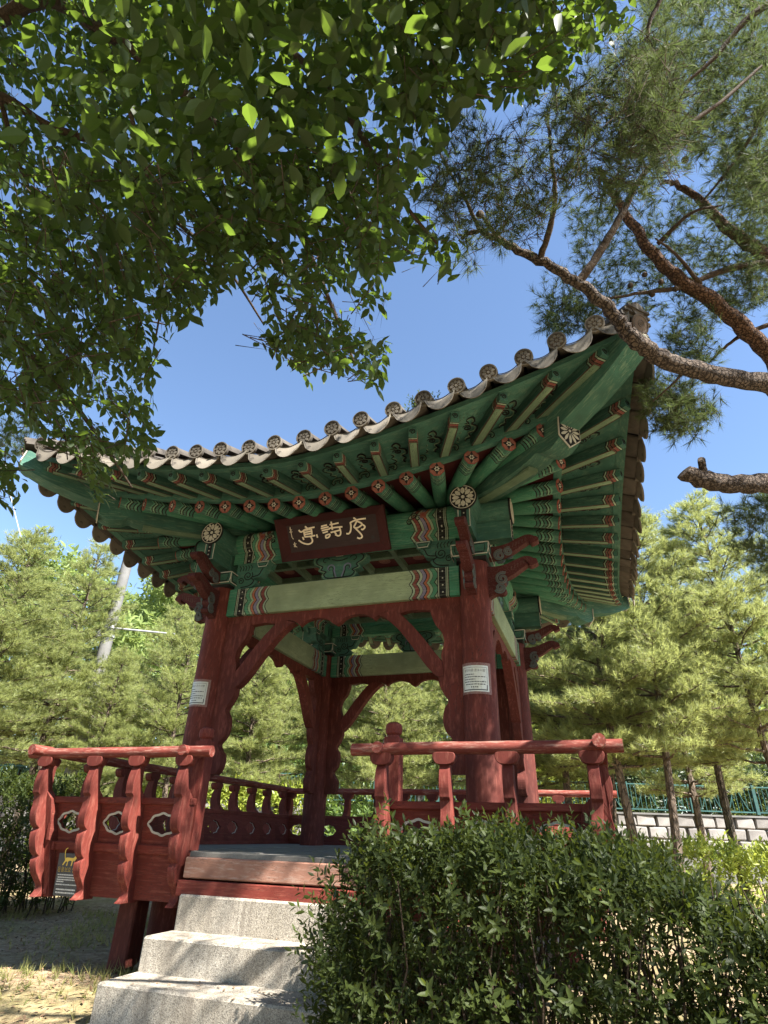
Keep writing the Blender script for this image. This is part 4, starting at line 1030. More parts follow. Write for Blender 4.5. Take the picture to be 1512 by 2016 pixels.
# ------------------------------------------------------------------ clipped and loose hedges
def hedge(name, label, cat, x0, x1, y0, y1, ztop, zbot, nspr, sp, mat, stems=0, Mx=None, shell=.75, jit=.05, group=None, zfun=None):
    Mx = Mx or Matrix()
    T = thing(name, Mx @ Vector(((x0 + x1) / 2, (y0 + y1) / 2, zbot)), label, cat, group)
    u = RNG.random((nspr, 3)); P = np.column_stack([x0 + u[:, 0] * (x1 - x0), y0 + u[:, 1] * (y1 - y0), zbot + (u[:, 2] ** (1.0)) * (ztop - zbot)])
    face = RNG.random(nspr); k = face < shell
    q = RNG.random(nspr)
    P[k & (q < .48), 2] = ztop; P[k & (q >= .48) & (q < .78), 1] = y0; P[k & (q >= .78) & (q < .86), 0] = x0; P[k & (q >= .86) & (q < .92), 0] = x1; P[k & (q >= .92), 1] = y1
    D = rvec(nspr) * .55
    D[:, 2] += .75; D[k & (q >= .48) & (q < .78), 1] -= .7; D[k & (q >= .78) & (q < .86), 0] -= .7
    bump = .10 * np.sin(P[:, 0] * 3.1 + 1) * np.cos(P[:, 1] * 2.7) + .05 * np.sin(P[:, 0] * 8.3)
    P[:, 2] += bump * (P[:, 2] > ztop - .05); P += RNG.normal(size=P.shape) * jit
    if zfun is not None: P[:, 2] = zbot + (P[:, 2] - zbot) * (zfun(P[:, 0], P[:, 1]) - zbot) / (ztop - zbot)
    P[:, 2] = np.maximum(P[:, 2], zbot + .04)
    Mm = np.array(Mx); P = P @ Mm[:3, :3].T + Mm[:3, 3]; D = D @ Mm[:3, :3].T
    batch('foliage', sp[0], sp[1], frames(P, D, rvec(nspr), RNG.uniform(.5, 1.45, nspr)), mat, T)
    if stems:
        mb = MB()
        for i in range(stems):
            x = random.uniform(x0, x1); y = random.uniform(y0 + .08, y1); p = [Vector((x, y, zbot - .1))]
            for j in range(4): p.append(p[-1] + Vector((random.uniform(-.10, .10), random.uniform(-.10, .08), (ztop - zbot + .05) / 4 * random.uniform(.75, 1.05))))
            mb.tube([Mx @ a for a in p], [.011, .009, .007, .005, .003], 5, 0, False)
        o = mb.obj('stems', M['twig'], None, T); o['kind'] = 'stuff'
    return T
SPR = sprig(9, .12, .043, False, .65); SPR2 = sprig(5, .12, .07)
hedge('foreground_hedge', 'dark green clipped privet hedge in front of the right balustrade', 'hedge', .95, 6.2, -3.35, -2.50, .12, -1.15, 13000, SPR, M['hedgeleaf'], 360, shell=.62, jit=.055,
      zfun=lambda x, y: .02 - .16 * np.exp(-((x - .95) / .22)) - .34 * np.clip((x - 2.2) / .9, 0, 1))
# long untrimmed shoots along the top
hedge('side_hedge', 'tall leafy hedge with bare stems left of the pavilion', 'hedge', -9.5, -4.9, .3, 1.3, .55, GZ, 3000, sprig(5, .14, .065), M['hedgeleaf'], 150, shell=.6)
hedge('roadside_bush', 'bright leafy bush cut off by the left picture edge', 'bush', -5.9, -4.75, -.95, -.35, -.25, GZ - .1, 260, sprig(5, .14, .08), M['bushleaf'], 12)
def hedge_w(name, label, pa, pb, d, ztop, zb, n, mat, depth=1.2, spr=None, cat='hedge'):
    a = W(pa, d); b = W(pb, d); L = (b - a).length
    Mx = Matrix.Translation(a) @ Matrix.Rotation(math.atan2((b - a).y, (b - a).x), 4, 'Z')
    return hedge(name, label, cat, 0, L, 0, depth, ztop, zb, n, spr or sprig(4, .16, .11, False), mat, 0, Mx, .8, .05)
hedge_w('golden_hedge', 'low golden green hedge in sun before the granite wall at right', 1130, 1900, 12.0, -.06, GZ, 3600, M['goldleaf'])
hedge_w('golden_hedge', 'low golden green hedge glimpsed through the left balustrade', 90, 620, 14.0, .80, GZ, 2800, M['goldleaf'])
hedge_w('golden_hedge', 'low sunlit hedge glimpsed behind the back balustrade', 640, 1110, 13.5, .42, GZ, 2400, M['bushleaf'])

# ------------------------------------------------------------------ bushes and wood behind the fence
def blob_points(n, c, r):
    d = rvec(n); rr = (RNG.random(n) ** .35)[:, None]; return np.array(c) + d * rr * np.array(r), d
def bush(px, d, zc, r, label, mat, n=900, base=.9, name='bush'):
    c = W(px, d, zc); T = thing(name, (c.x, c.y, base), label, 'bush', 'bushes growing behind the teal fence')
    P, D = blob_points(n, c, r); P += .18 * np.sin(P[:, [1, 2, 0]] * 5.0); D = D + rvec(n) * .6; D[:, 2] += .3
    sp_ = sprig(4, .16, .13, False); batch('foliage', sp_[0], sp_[1], frames(P, D, rvec(n), RNG.uniform(.7, 1.4, n)), mat, T)
    mb = MB()
    for i in range(4):
        q = c + Vector((random.uniform(-.3, .3), random.uniform(-.3, .3), 0)); mb.tube([(c.x, c.y, base), ((c.x + q.x) / 2, (c.y + q.y) / 2, (zc + base) / 2), q], [.04, .03, .015], 5)
    o = mb.obj('stems', M['twig'], None, T)
where = ['leftmost, above the side hedge', 'beyond the left balustrade', 'seen just right of the left column', 'seen inside the arch beside the rear column', 'seen through the middle of the arch', 'seen left of the right front column',
         'bright one seen between right columns and corner post', 'just right of the right corner post', 'near the right picture edge', 'rightmost, cut by the picture edge']
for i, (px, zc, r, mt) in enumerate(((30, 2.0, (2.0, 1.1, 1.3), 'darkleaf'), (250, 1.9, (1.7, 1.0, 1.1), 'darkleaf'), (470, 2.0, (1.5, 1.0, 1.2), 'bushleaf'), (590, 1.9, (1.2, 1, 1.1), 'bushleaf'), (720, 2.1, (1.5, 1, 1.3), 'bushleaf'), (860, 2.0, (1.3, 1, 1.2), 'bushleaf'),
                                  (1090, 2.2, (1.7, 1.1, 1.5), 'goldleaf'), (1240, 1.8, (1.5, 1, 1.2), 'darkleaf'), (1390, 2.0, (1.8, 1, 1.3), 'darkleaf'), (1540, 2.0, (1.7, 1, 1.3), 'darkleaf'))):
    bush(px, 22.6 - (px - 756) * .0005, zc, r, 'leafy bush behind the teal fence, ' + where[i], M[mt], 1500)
def woods():
    n = 46000; s = RNG.uniform(-34, 34, n); dd = RNG.uniform(0, 1, n) ** .7
    h = 11.6 + .9 * np.sin(s * .35 + 1) + .8 * np.sin(s * .9) - .07 * s
    z = .8 + (h - .8) * RNG.random(n) ** .8
    d = 27 + 2.2 * np.sin(s * .7) + 1.2 * np.sin(z * 1.3 + s) + dd * 3.5 + .35 * z
    P = np.array(CAM)[None] * [1, 1, 0] + np.outer(d, np.array(VH)) + np.outer(s, np.array(E1)); P[:, 2] = z
    P += RNG.normal(size=P.shape) * .25
    D = rvec(n); D[:, 2] += .4; D -= np.array(VH) * .5
    sp_ = sprig(4, .35, .34, False)
    o = batch('woods', sp_[0], sp_[1], frames(P, D, rvec(n), RNG.uniform(.7, 1.4, n)), M['woodleaf'])
    tag(o, 'dense green wood rising behind the fence and young pines', None, None, 'stuff')
woods()

# ------------------------------------------------------------------ young pines between pavilion and fence
def pine(seed, h, rad, clear):
    rg = np.random.default_rng(seed); mb = MB(); P = []; D = []
    lean = rg.normal(size=2) * .03
    def tr(z): return Vector((lean[0] * z + .05 * math.sin(z * .9 + seed), lean[1] * z + .05 * math.cos(z * .8), z))
    mb.tube([tr(h * i / 12) if i else Vector((0, 0, -.3)) for i in range(13)], [.085 * (1 - i / 13.5) + .008 for i in range(13)], 7, 0, False)
    z = clear
    while z < h - .1:
        t = (z - clear) / (h - clear); L0 = rad * (1 - t) ** .75 * (0.72 + .28 * min(1, t * 5)) + .12
        nb = rg.integers(4, 7); a0 = rg.random() * 6.28
        for i in range(nb):
            a = a0 + i * 6.283 / nb + rg.normal() * .25; L = L0 * rg.uniform(.7, 1.15); base = tr(z + rg.normal() * .06)
            rise = .15 + .45 * t
            pts = []
            for q in range(6):
                s = q / 5; pts.append(base + Vector((math.cos(a) * L * s, math.sin(a) * L * s, L * (rise * s - .10 * s * s) + rg.normal() * .02)))
            mb.tube(pts, [.024 * (1 - t * .6) * (1 - q / 6) + .003 for q in range(6)], 4, 0, False)
            ns = int(5 + L * 9)
            for q in range(ns):
                s = .22 + .78 * (q + rg.random()) / ns; k = min(int(s * 5), 4); b = pts[k].lerp(pts[k + 1], s * 5 - k)
                sd = a + rg.choice([-1, 1]) * rg.uniform(.4, 1.1); l2 = (1 - s * .75) * L * .42 + .10
                e = b + Vector((math.cos(sd) * l2, math.sin(sd) * l2, l2 * rg.uniform(.0, .5)))
                m_ = max(2, int(l2 / .065))
                for w_ in range(m_):
                    f_ = (w_ + 1) / m_; p = b.lerp(e, f_) + Vector(rg.normal(size=3) * .03)
                    P.append(p); D.append((e - b).normalized() + Vector((0, 0, .55)) + Vector(rg.normal(size=3) * .35))
                if l2 > .3: mb.tube([b, e], [.006, .003], 3, 0, False)
            P.append(pts[-1]); D.append((pts[-1] - pts[-2]).normalized() + Vector((0, 0, .4)))
        z += rg.uniform(.26, .40) * (1 - .35 * t)
    for q in range(8): P.append(tr(h - q * .08)); D.append(Vector((rg.normal() * .4, rg.normal() * .4, 1)))
    P = np.array([tuple(p) for p in P]); D = np.array([tuple(p) for p in D])
    tf = needle_tuft(15, .135, .0085, 1.0, .06)
    return mb, P, D, tf
pvar = []
for sd, h, rad, cl_ in ((1, 7.2, 1.75, 2.35), (2, 6.4, 1.65, 2.1), (3, 8.0, 2.05, 2.6), (4, 6.8, 1.6, 1.9)):
    mb, P, D, tf = pine(sd, h, rad, cl_)
    o = batch('crown', tf[0], tf[1], frames(P, D, rvec(len(P)), RNG.uniform(.8, 1.3, len(P))), M['bgneedle']); me = o.data; bpy.data.objects.remove(o)
    pvar.append((mb.mesh('trunk', M['bgbark'], True), me))
PINES = [(-90, 11.5, 2, .80, 'at the left edge, behind the side hedge'), (50, 12.8, 0, .92, 'with a pointed top rising against the sky at left'), (175, 12.1, 3, .60, 'standing behind the left balustrade'), (335, 13.0, 1, .82, 'just left of the left front column'),
         (430, 17.0, 0, .90, 'partly hidden by the left front column'), (490, 15.0, 3, .95, 'inside the arch, right of the left column'), (560, 17.0, 1, 1.0, 'inside the arch, left of the rear column'), (700, 17.5, 0, .95, 'inside the arch, right of the rear column'),
         (776, 14.2, 3, .90, 'with a thin dark trunk in the middle of the arch'), (818, 15.4, 1, 1.0, 'beside the grey lamp post in the arch'), (905, 18.0, 2, .9, 'hidden in part by the right front column'), (1062, 14.0, 3, 1.05, 'just right of the rear right column'),
         (1148, 13.2, 0, 1.02, 'behind the right corner of the balustrade'), (1268, 11.6, 1, 1.05, 'with a slim leaning trunk right of the pavilion'), (1352, 11.0, 2, .90, 'with the thickest trunk before the granite wall'), (1470, 13.5, 0, 1.06, 'tall one by the right picture edge'),
         (1600, 11.5, 2, .98, 'cut off by the right picture edge'), (1230, 16.5, 2, 1.05, 'in the rear row right of the pavilion'), (1400, 17.0, 3, 1.18, 'tall one in the rear row at right'), (90, 19.5, 2, .98, 'in the rear row at left'), (270, 19.8, 0, 1.10, 'in the rear row behind the utility pole')]
for i, (px, d, v_, s_, wh) in enumerate(PINES):
    p = W(px, d); p.z = gz(p.x, p.y)
    T = thing('young_pine', p, 'young light green pine ' + wh, 'pine tree', 'young pines planted behind the pavilion')
    Mx = Matrix.Translation(p) @ Matrix.Rotation(i * 1.9, 4, 'Z') @ Matrix.Rotation(R(2.5 * math.sin(i * 2.1)), 4, 'X') @ Matrix.Diagonal((s_, s_, s_ * (1 + .06 * math.sin(i)), 1))
    link('trunk', pvar[v_][0], Mx, T); link('crown', pvar[v_][1], Mx, T)

# ------------------------------------------------------------------ poles and wires
b = W(135, 13.0); b.z = GZ
UPL = thing('utility_pole', b, 'grey concrete utility pole rising behind the left eaves', 'pole')
mb = MB(); mb.tube([b, b + Vector((0, 0, 6.9))], [.150, .118], 16, 0); mb.obj('shaft', M['concrete'], None, UPL, True)
for z, tx in ((4.95, 'band'), (4.75, 'band')):
    mb = MB(); mb.tube([b + Vector((0, 0, z)), b + Vector((0, 0, z + .06))], .145, 14); mb.obj('band', M['metal'], None, UPL, True)
mb = MB(); q = b + Vector((0, 0, 4.98)); mb.tube([q, q + E1 * 1.5 + Vector((0, 0, -.10))], .022, 8); mb.obj('arm', M['metal'], None, UPL, True)
mb = MB(); q = b + Vector((0, 0, 4.85)) - E1 * .20; mb.lathe([(.07, -.11), (.07, .07), (.03, .11)], 10, 0, Matrix.Translation(q)); mb.obj('insulator', M['metal'], None, UPL)
for j in range(3):
    mb = MB(); z = 5.75 + j * .10; a = b + Vector((0, 0, z)); pts = [a - E1 * 12 * t + Vector((0, 0, -1.6 * t * (1 - t) - (.4 - .5 * j) * t)) for t in [i / 14 for i in range(15)]]
    mb.tube(pts, .012, 5, 0, False); mb.obj('cable', M['wire'], None, UPL)
b = W(846, 19.0); b.z = GZ
LP = thing('lamp_post', b, 'slim grey post seen through the middle of the arch', 'post')
mb = MB(); mb.tube([b, b + Vector((0, 0, 5.2))], [.125, .11], 12); mb.obj('shaft', M['concrete'], None, LP, True)
mb = MB(); mb.lathe([(.13, 5.2), (.22, 5.3), (.25, 5.5), (.05, 5.62)], 12, 0, Matrix.Translation((b.x, b.y, 0))); mb.obj('lamp_head', M['metal'], None, LP, True)
b = W(-292, 12.5); b.z = GZ
FLT = thing('floodlight', b, 'grey floodlight on a mast peeping out beside the left roof corner', 'floodlight')
dr_ = FW + RT * ((8 - 756) / FPX) - UP * ((925 - 1008) / FPX); dfl = 12.5 / dr_.dot(VH); fl = at(8, 925, dfl)
mb = MB(); mb.tube([b, Vector((b.x, b.y, fl.z - .2))], [.07, .05], 10); mb.obj('mast', M['metal'], None, FLT, True)
mb = MB(); mb.tube([Vector((b.x, b.y, fl.z - .25)), fl], .03, 8); mb.obj('arm', M['metal'], None, FLT, True)
mb = MB(); mb.box((0, 0, 0), (.26, .2, .3), taper=.8); mb.obj('lamp_head', M['metal'], Matrix.Translation(fl) @ Matrix.Rotation(R(20), 4, 'X'), FLT, bevel=.02)
mb = MB(); e = at(48, 1085, dfl); mb.tube([fl + (e - fl) * i / 6 for i in range(7)], .009, 5, 0, False); mb.obj('cable', M['whiteprint'], None, FLT)

SN = np.array(SUN)
def sunlit(P):
    """thin the crown where the place below stands in the sun"""
    keep = np.ones(len(P)); r = RNG.random(len(P))
    def hit(ax, v): t = (P[:, ax] - v) / SN[ax]; return P - t[:, None] * SN, t > 0
    H, f = hit(1, -2.35); keep[(H[:, 0] > -2.7) & (H[:, 0] < .75) & (H[:, 2] > -.42) & (H[:, 2] < .95)] = .02
    keep[(H[:, 0] > .6) & (H[:, 0] < 2.6) & (H[:, 2] > .2) & (H[:, 2] < .95)] = .3
    keep[(H[:, 0] > -.9) & (H[:, 0] < .9) & (H[:, 2] > -1.0) & (H[:, 2] <= -.42)] = .15
    H, f = hit(1, -3.0); keep[(H[:, 0] > -2.2) & (H[:, 0] < 2.2) & (H[:, 2] > 3.0) & (H[:, 2] < 3.8)] = .45
    H, f = hit(2, -.95); k = (H[:, 0] > -7) & (H[:, 0] < -.75) & (H[:, 1] > -3.6) & (H[:, 1] < 1.0); keep[k] = np.minimum(keep[k], .10)
    return r < keep
# ------------------------------------------------------------------ broadleaf tree overhead
BT = thing('broadleaf_tree', (-1.3, -7.2, gz(-1.3, -7.2)), 'broadleaf tree whose dark leafy boughs hang over the upper left', 'tree')
def limb(mb, pts, r0, r1, n=8, sub=5):
    p = smooth_path(pts, sub); k = len(p); mb.tube(p, [r0 + (r1 - r0) * i / (k - 1) for i in range(k)], n, 0, False); return p
mb = MB(); limb(mb, [(-1.3, -7.2, -1.7), (-1.28, -7.15, 0), (-1.2, -7.0, 1.6), (-1.05, -6.8, 3.0), (-.9, -6.6, 4.2), (-.7, -6.5, 5.6), (-.6, -6.4, 7.0)], .21, .06, 14); mb.obj('trunk', M['twig'], None, BT, True)
LIMBS = [([(-1.05, -6.8, 3.0), at(-120, 60, 3.0), at(80, 0, 2.9), at(200, 60, 2.8), at(300, 130, 2.8), at(420, 240, 2.7), at(520, 350, 2.8), at(600, 480, 3.1), at(660, 620, 3.3), at(700, 720, 3.4)], .045, .006),
         ([(-1.1, -6.9, 2.4), at(-150, 160, 2.9), at(0, 190, 2.9), at(90, 245, 3.0), at(220, 300, 3.1), at(330, 420, 3.2), at(440, 520, 3.3), at(520, 640, 3.4)], .035, .005),
         ([(-1.15, -6.95, 2.0), at(-150, 560, 2.6), at(0, 640, 2.8), at(70, 710, 2.9), at(150, 800, 3.0), at(220, 900, 3.1), at(260, 960, 3.2)], .03, .004),
         ([(-.9, -6.6, 4.2), at(200, -260, 3.6), at(420, -60, 3.2), at(540, 70, 3.0), at(620, 150, 2.8), at(700, 250, 2.6), at(780, 380, 2.5), at(860, 480, 2.7)], .04, .005),
         ([(-.9, -6.6, 4.2), at(520, -300, 3.8), at(760, -90, 3.6), at(900, 10, 3.4), at(1010, 90, 3.4), at(1120, 140, 3.5)], .035, .005),
         ([at(200, 60, 2.8), at(250, 200, 2.6), at(300, 400, 2.7), at(320, 560, 2.9), at(300, 700, 3.1)], .014, .004),
         ([at(0, 190, 2.9), at(40, 330, 3.1), at(110, 480, 3.3), at(200, 600, 3.4), at(330, 640, 3.4)], .014, .004)]
for pts, r0, r1 in LIMBS:
    mb = MB(); limb(mb, pts, r0, r1, 8); mb.obj('limb', M['twig'], None, BT, True)
CAN = [(-400, -500), (1500, -500), (1262, 0), (1235, 55), (1140, 120), (1110, 170), (1040, 200), (960, 190), (880, 245), (860, 330), (800, 380), (770, 400), (805, 425), (880, 470), (915, 490), (885, 545), (820, 520), (760, 480), (755, 560), (770, 620), (765, 690), (740, 760), (690, 730), (580, 745), (560, 700), (490, 690), (525, 600), (500, 570), (430, 560),
       (400, 600), (330, 680), (300, 760), (310, 850), (270, 930), (200, 985), (160, 960), (150, 900), (80, 850), (30, 850), (40, 980), (-40, 985), (-400, 1000)]
def canopy(n, xr, yr, dr, poly, lsize, tw=8, spread=.19):
    P = []; D = []; Nn = []; tws = []
    x = RNG.uniform(*xr, n); y = RNG.uniform(*yr, n); d = RNG.uniform(*dr, n) if callable(dr) is False else dr(x, y)
    gap = np.sin(x * .031 + 1.3 * np.sin(y * .021)) * np.sin(y * .037 + 1.1 * np.sin(x * .017)) + .35 * np.sin(x * .083 + y * .06)
    k = inpoly(x, y, poly) & (gap < RNG.uniform(.22, .72, n)); x, y, d = x[k], y[k], d[k]; p0 = atn(x, y, d); m_ = len(x)
    dirs = rvec(m_) * .75 + np.array(E1) * .45 + np.array(VH) * .15 + np.array([0, 0, -.35]); dirs /= np.linalg.norm(dirs, axis=1, keepdims=True)
    side = np.cross(dirs, [0, 0, 1.0]); side /= np.linalg.norm(side, axis=1, keepdims=True) + 1e-9
    for j in range(tw):
        t = (j + .5) / tw; sgn = 1 if j % 2 else -1
        p = p0 + dirs * spread * (t - .4) + np.array([0, 0, -.05]) * t * t
        dd = dirs * .65 + side * sgn * (.75 if j < tw - 1 else .1) + rvec(m_) * .28 + np.array([0, 0, -.42])
        P.append(p); D.append(dd); Nn.append(np.array([0, 0, 1.0]) + rvec(m_) * .55)
    P = np.concatenate(P); D = np.concatenate(D); Nn = np.concatenate(Nn)
    S = RNG.uniform(.75, 1.2, len(P)) * lsize
    # keep leaves whose centre falls inside the outline seen from the path
    Dn = D / np.linalg.norm(D, axis=1, keepdims=True); c = P + Dn * S[:, None] * .6 - np.array(CAM); zz = c @ np.array(FW)
    px = 756 + FPX * (c @ np.array(RT)) / zz; py = 1008 - FPX * (c @ np.array(UP)) / zz
    jx = RNG.normal(size=m_) * 16; jy = RNG.normal(size=m_) * 16
    ok = inpoly(px + np.tile(jx, tw), py + np.tile(jy, tw), poly) & (zz > .9) & sunlit(P)
    return P[ok], D[ok], Nn[ok], S[ok], zz[ok], (p0, dirs)
sets = []
sets.append(canopy(3200, (-100, 1270), (-80, 990), (2.6, 3.9), CAN, .063))
sets.append(canopy(2600, (-100, 1270), (-80, 990), (3.6, 4.8), CAN, .068))
sets.append(canopy(750, (-60, 420), (330, 985), (1.7, 2.3), CAN, .042, 8, .10))
sets.append(canopy(520, (400, 800), (300, 780), (1.8, 2.4), CAN, .045, 8, .11))
sets.append(canopy(330, (780, 1260), (-60, 240), (1.9, 2.6), CAN, .052, 8, .12))
sets.append(canopy(420, (150, 1260), (-80, 420), (4.8, 7.5), CAN, .09))
sets.append(canopy(50, (480, 800), (150, 520), (1.9, 2.5), CAN, .080, 7))
sets.append(canopy(150, (740, 940), (400, 560), (2.6, 3.2), [(740, 400), (800, 420), (900, 470), (935, 500), (895, 560), (800, 530), (740, 480)], .082))
sets.append(canopy(90, (540, 790), (560, 780), (3.0, 3.5), [(540, 600), (780, 600), (775, 690), (750, 770), (700, 745), (600, 760), (560, 720)], .075))
sets.append(canopy(900, (-500, 1500), (-900, -60), (2.4, 4.6), [(-600, -1000), (1700, -1000), (1500, -40), (-600, -40)], .10))
# upper storeys of the same crown, added sunward to shade the leaves below
lowP = np.concatenate([s[0] for s in sets]); 
for lo, hi, nn in ((.5, 1.4, 5500), (1.2, 2.8, 5000)):
    q = lowP[RNG.integers(0, len(lowP), nn)] + SN * RNG.uniform(lo, hi, (nn, 1)) + RNG.normal(size=(nn, 3)) * .12
    c = q - np.array(CAM); zz = c @ np.array(FW); px = 756 + FPX * (c @ np.array(RT)) / zz; py = 1008 - FPX * (c @ np.array(UP)) / zz
    ok = ((inpoly(px, py, CAN)) | (py < -30)) & sunlit(q) & (zz > .9); q = q[ok]; m_ = len(q)
    sets.append((q, rvec(m_) * .8 + np.array([0, 0, -.4]), np.array([0, 0, 1.0]) + rvec(m_) * .5, RNG.uniform(.065, .095, m_), zz[ok], (q[:1], np.array([[0, 0, 1.0]]))))
# unseen crown leaves behind the path, added to block skylight
q = RNG.normal(size=(26000, 3)); q /= np.linalg.norm(q, axis=1, keepdims=True); q = np.array([0.5, -9.5, 4.6]) + q * (RNG.random((26000, 1)) ** .3) * np.array([6.5, 4.5, 2.6])
q = q[(q[:, 1] < -7.0) & (q[:, 2] > 2.6)]; q = q[sunlit(q)]; m_ = len(q)
sets.append((q, rvec(m_) * .8 + np.array([0, 0, -.4]), np.array([0, 0, 1.0]) + rvec(m_) * .5, RNG.uniform(.14, .22, m_), np.full(m_, 99.0), (q[:1], np.array([[0, 0, 1.0]]))))
P = np.concatenate([s[0] for s in sets]); D = np.concatenate([s[1] for s in sets]); Nn = np.concatenate([s[2] for s in sets]); S = np.concatenate([s[3] for s in sets]); ZZ = np.concatenate([s[4] for s in sets])
Fm = frames(P, D, Nn, S)
order = np.argsort(ZZ / S); big = order[:300]; rest = order[300:]
lme = bpy.data.meshes.new('leaf'); lme.from_pydata(LV, [], LF); lme.materials.append(M['leaf'])
for i in big: link('leaf', lme, Matrix([list(r_) for r_ in Fm[i]] + [[0, 0, 0, 1]]), BT)
batch('crown', LV, LF, Fm[rest], M['leaf'], BT)
tin = []
for s_ in sets:
    c = s_[5][0] + s_[5][1] * .12 - np.array(CAM); zz = c @ np.array(FW); tin.append(inpoly(756 + FPX * (c @ np.array(RT)) / zz, 1008 - FPX * (c @ np.array(UP)) / zz, CAN))
tin = np.concatenate(tin)
tp0 = np.concatenate([s[5][0] for s in sets]); tdr = np.concatenate([s[5][1] for s in sets]); tp0 = tp0[tin]; tdr = tdr[tin]
TV = [(.0022, 0, 0), (-.0011, 0, .0019), (-.0011, 0, -.0019), (0, .19, -.035)]; TF = [(0, 1, 3), (1, 2, 3), (2, 0, 3)]
batch('twigs', TV, TF, frames(tp0 - tdr * .08, tdr, np.tile([0, 0, 1.0], (len(tp0), 1)), np.ones(len(tp0)) * 1.1), M['twig'], BT)

# ------------------------------------------------------------------ red pine reaching in from the right
PT = thing('red_pine', (7.2, -2.6, gz(7.2, -2.6)), 'old red pine whose scaly boughs reach in from the right', 'pine tree')
mb = MB(); limb(mb, [(7.2, -2.6, -1.5), (7.15, -2.6, .5), (6.9, -2.55, 2.2), (6.6, -2.5, 3.8), (6.6, -2.4, 5.4), (6.3, -2.2, 7.0), (6.0, -2.0, 8.2)], .24, .07, 14); mb.obj('trunk', M['pinebark'], None, PT, True)
def pl(*pts): return [at(*q) for q in pts]
PL = [([(6.8, -2.55, 2.7)] + pl((1640, 772, 4.0), (1512, 755, 3.75), (1400, 737, 3.6), (1310, 710, 3.5), (1255, 672, 3.42), (1225, 640, 3.4), (1190, 600, 3.4), (1130, 552, 3.4), (1060, 512, 3.4), (1000, 482, 3.4), (945, 455, 3.45), (910, 470, 3.5)), .072, .010, 'pinebark'),
      ([(6.75, -2.5, 3.2)] + pl((1640, 790, 5.3), (1512, 695, 5.2), (1440, 622, 5.1), (1340, 552, 5.0), (1285, 500, 5.0), (1235, 425, 5.0), (1205, 380, 5.0), (1180, 330, 5.1)), .095, .018, 'redbark'),
      ([(6.6, -2.4, 5.0)] + pl((1620, 590, 5.6), (1512, 510, 5.4), (1460, 470, 5.3), (1420, 440, 5.3), (1380, 395, 5.3), (1330, 362, 5.3), (1305, 358, 5.4)), .085, .014, 'redbark'),
      ([(6.9, -2.55, 2.2)] + pl((1700, 985, 4.6), (1512, 952, 4.3), (1440, 955, 4.25), (1385, 945, 4.2), (1345, 930, 4.2)), .085, .056, 'pinebark'),
      (pl((1062, 512, 3.4), (1085, 440, 3.35), (1092, 370, 3.3), (1085, 300, 3.3), (1078, 225, 3.3)), .020, .006, 'twig'),
      (pl((1140, 556, 3.4), (1185, 490, 3.4), (1225, 420, 3.4), (1262, 350, 3.4), (1340, 260, 3.5), (1420, 200, 3.6), (1500, 130, 3.7)), .026, .008, 'twig'),
      (pl((945, 455, 3.45), (915, 390, 3.4), (880, 330, 3.4), (866, 300, 3.4)), .013, .005, 'twig'),
      (pl((985, 475, 3.4), (960, 440, 3.3), (945, 420, 3.3)), .012, .008, 'twig'),
      (pl((1512, 518, 5.2), (1430, 530, 5.1), (1340, 565, 5.0), (1250, 578, 4.9), (1180, 592, 4.9)), .034, .008, 'twig'),
      (pl((1380, 560, 5.0), (1330, 500, 4.9), (1290, 470, 4.8)), .02, .006, 'twig'),
      (pl((1295, 480, 5.0), (1360, 420, 4.8), (1420, 405, 4.8)), .02, .006, 'twig'),
      (pl((1512, 640, 5.2), (1460, 660, 5.2), (1420, 690, 5.2), (1395, 715, 5.2)), .022, .008, 'twig'),
      (pl((1350, 728, 3.6), (1320, 760, 3.7), (1285, 790, 3.8)), .009, .004, 'twig'),
      (pl((1390, 955, 4.2), (1385, 925, 4.2), (1380, 905, 4.2)), .030, .024, 'pinebark'),
      (pl((1512, 200, 4.2), (1460, 300, 4.2), (1380, 400, 4.3)), .018, .006, 'twig'), (pl((1300, 0, 3.6), (1275, 60, 3.6), (1290, 130, 3.6), (1285, 220, 3.6)), .014, .008, 'twig'),
      (pl((1600, -40, 4.0), (1480, 30, 4.0), (1400, 120, 4.0), (1300, 200, 4.0)), .03, .006, 'twig')]
for pts, r0, r1, mt in PL:
    p = smooth_path(pts, 6); k = len(p); mb = MB(); rr = random.Random(len(pts))
    mb.tube([a + Vector((rr.uniform(-1, 1), rr.uniform(-1, 1), rr.uniform(-1, 1))) * r0 * .12 for a in p], [(r0 + (r1 - r0) * i / (k - 1)) * rr.uniform(.92, 1.10) for i in range(k)], 12, 0, True)
    mb.obj('bough', M[mt], None, PT, True)
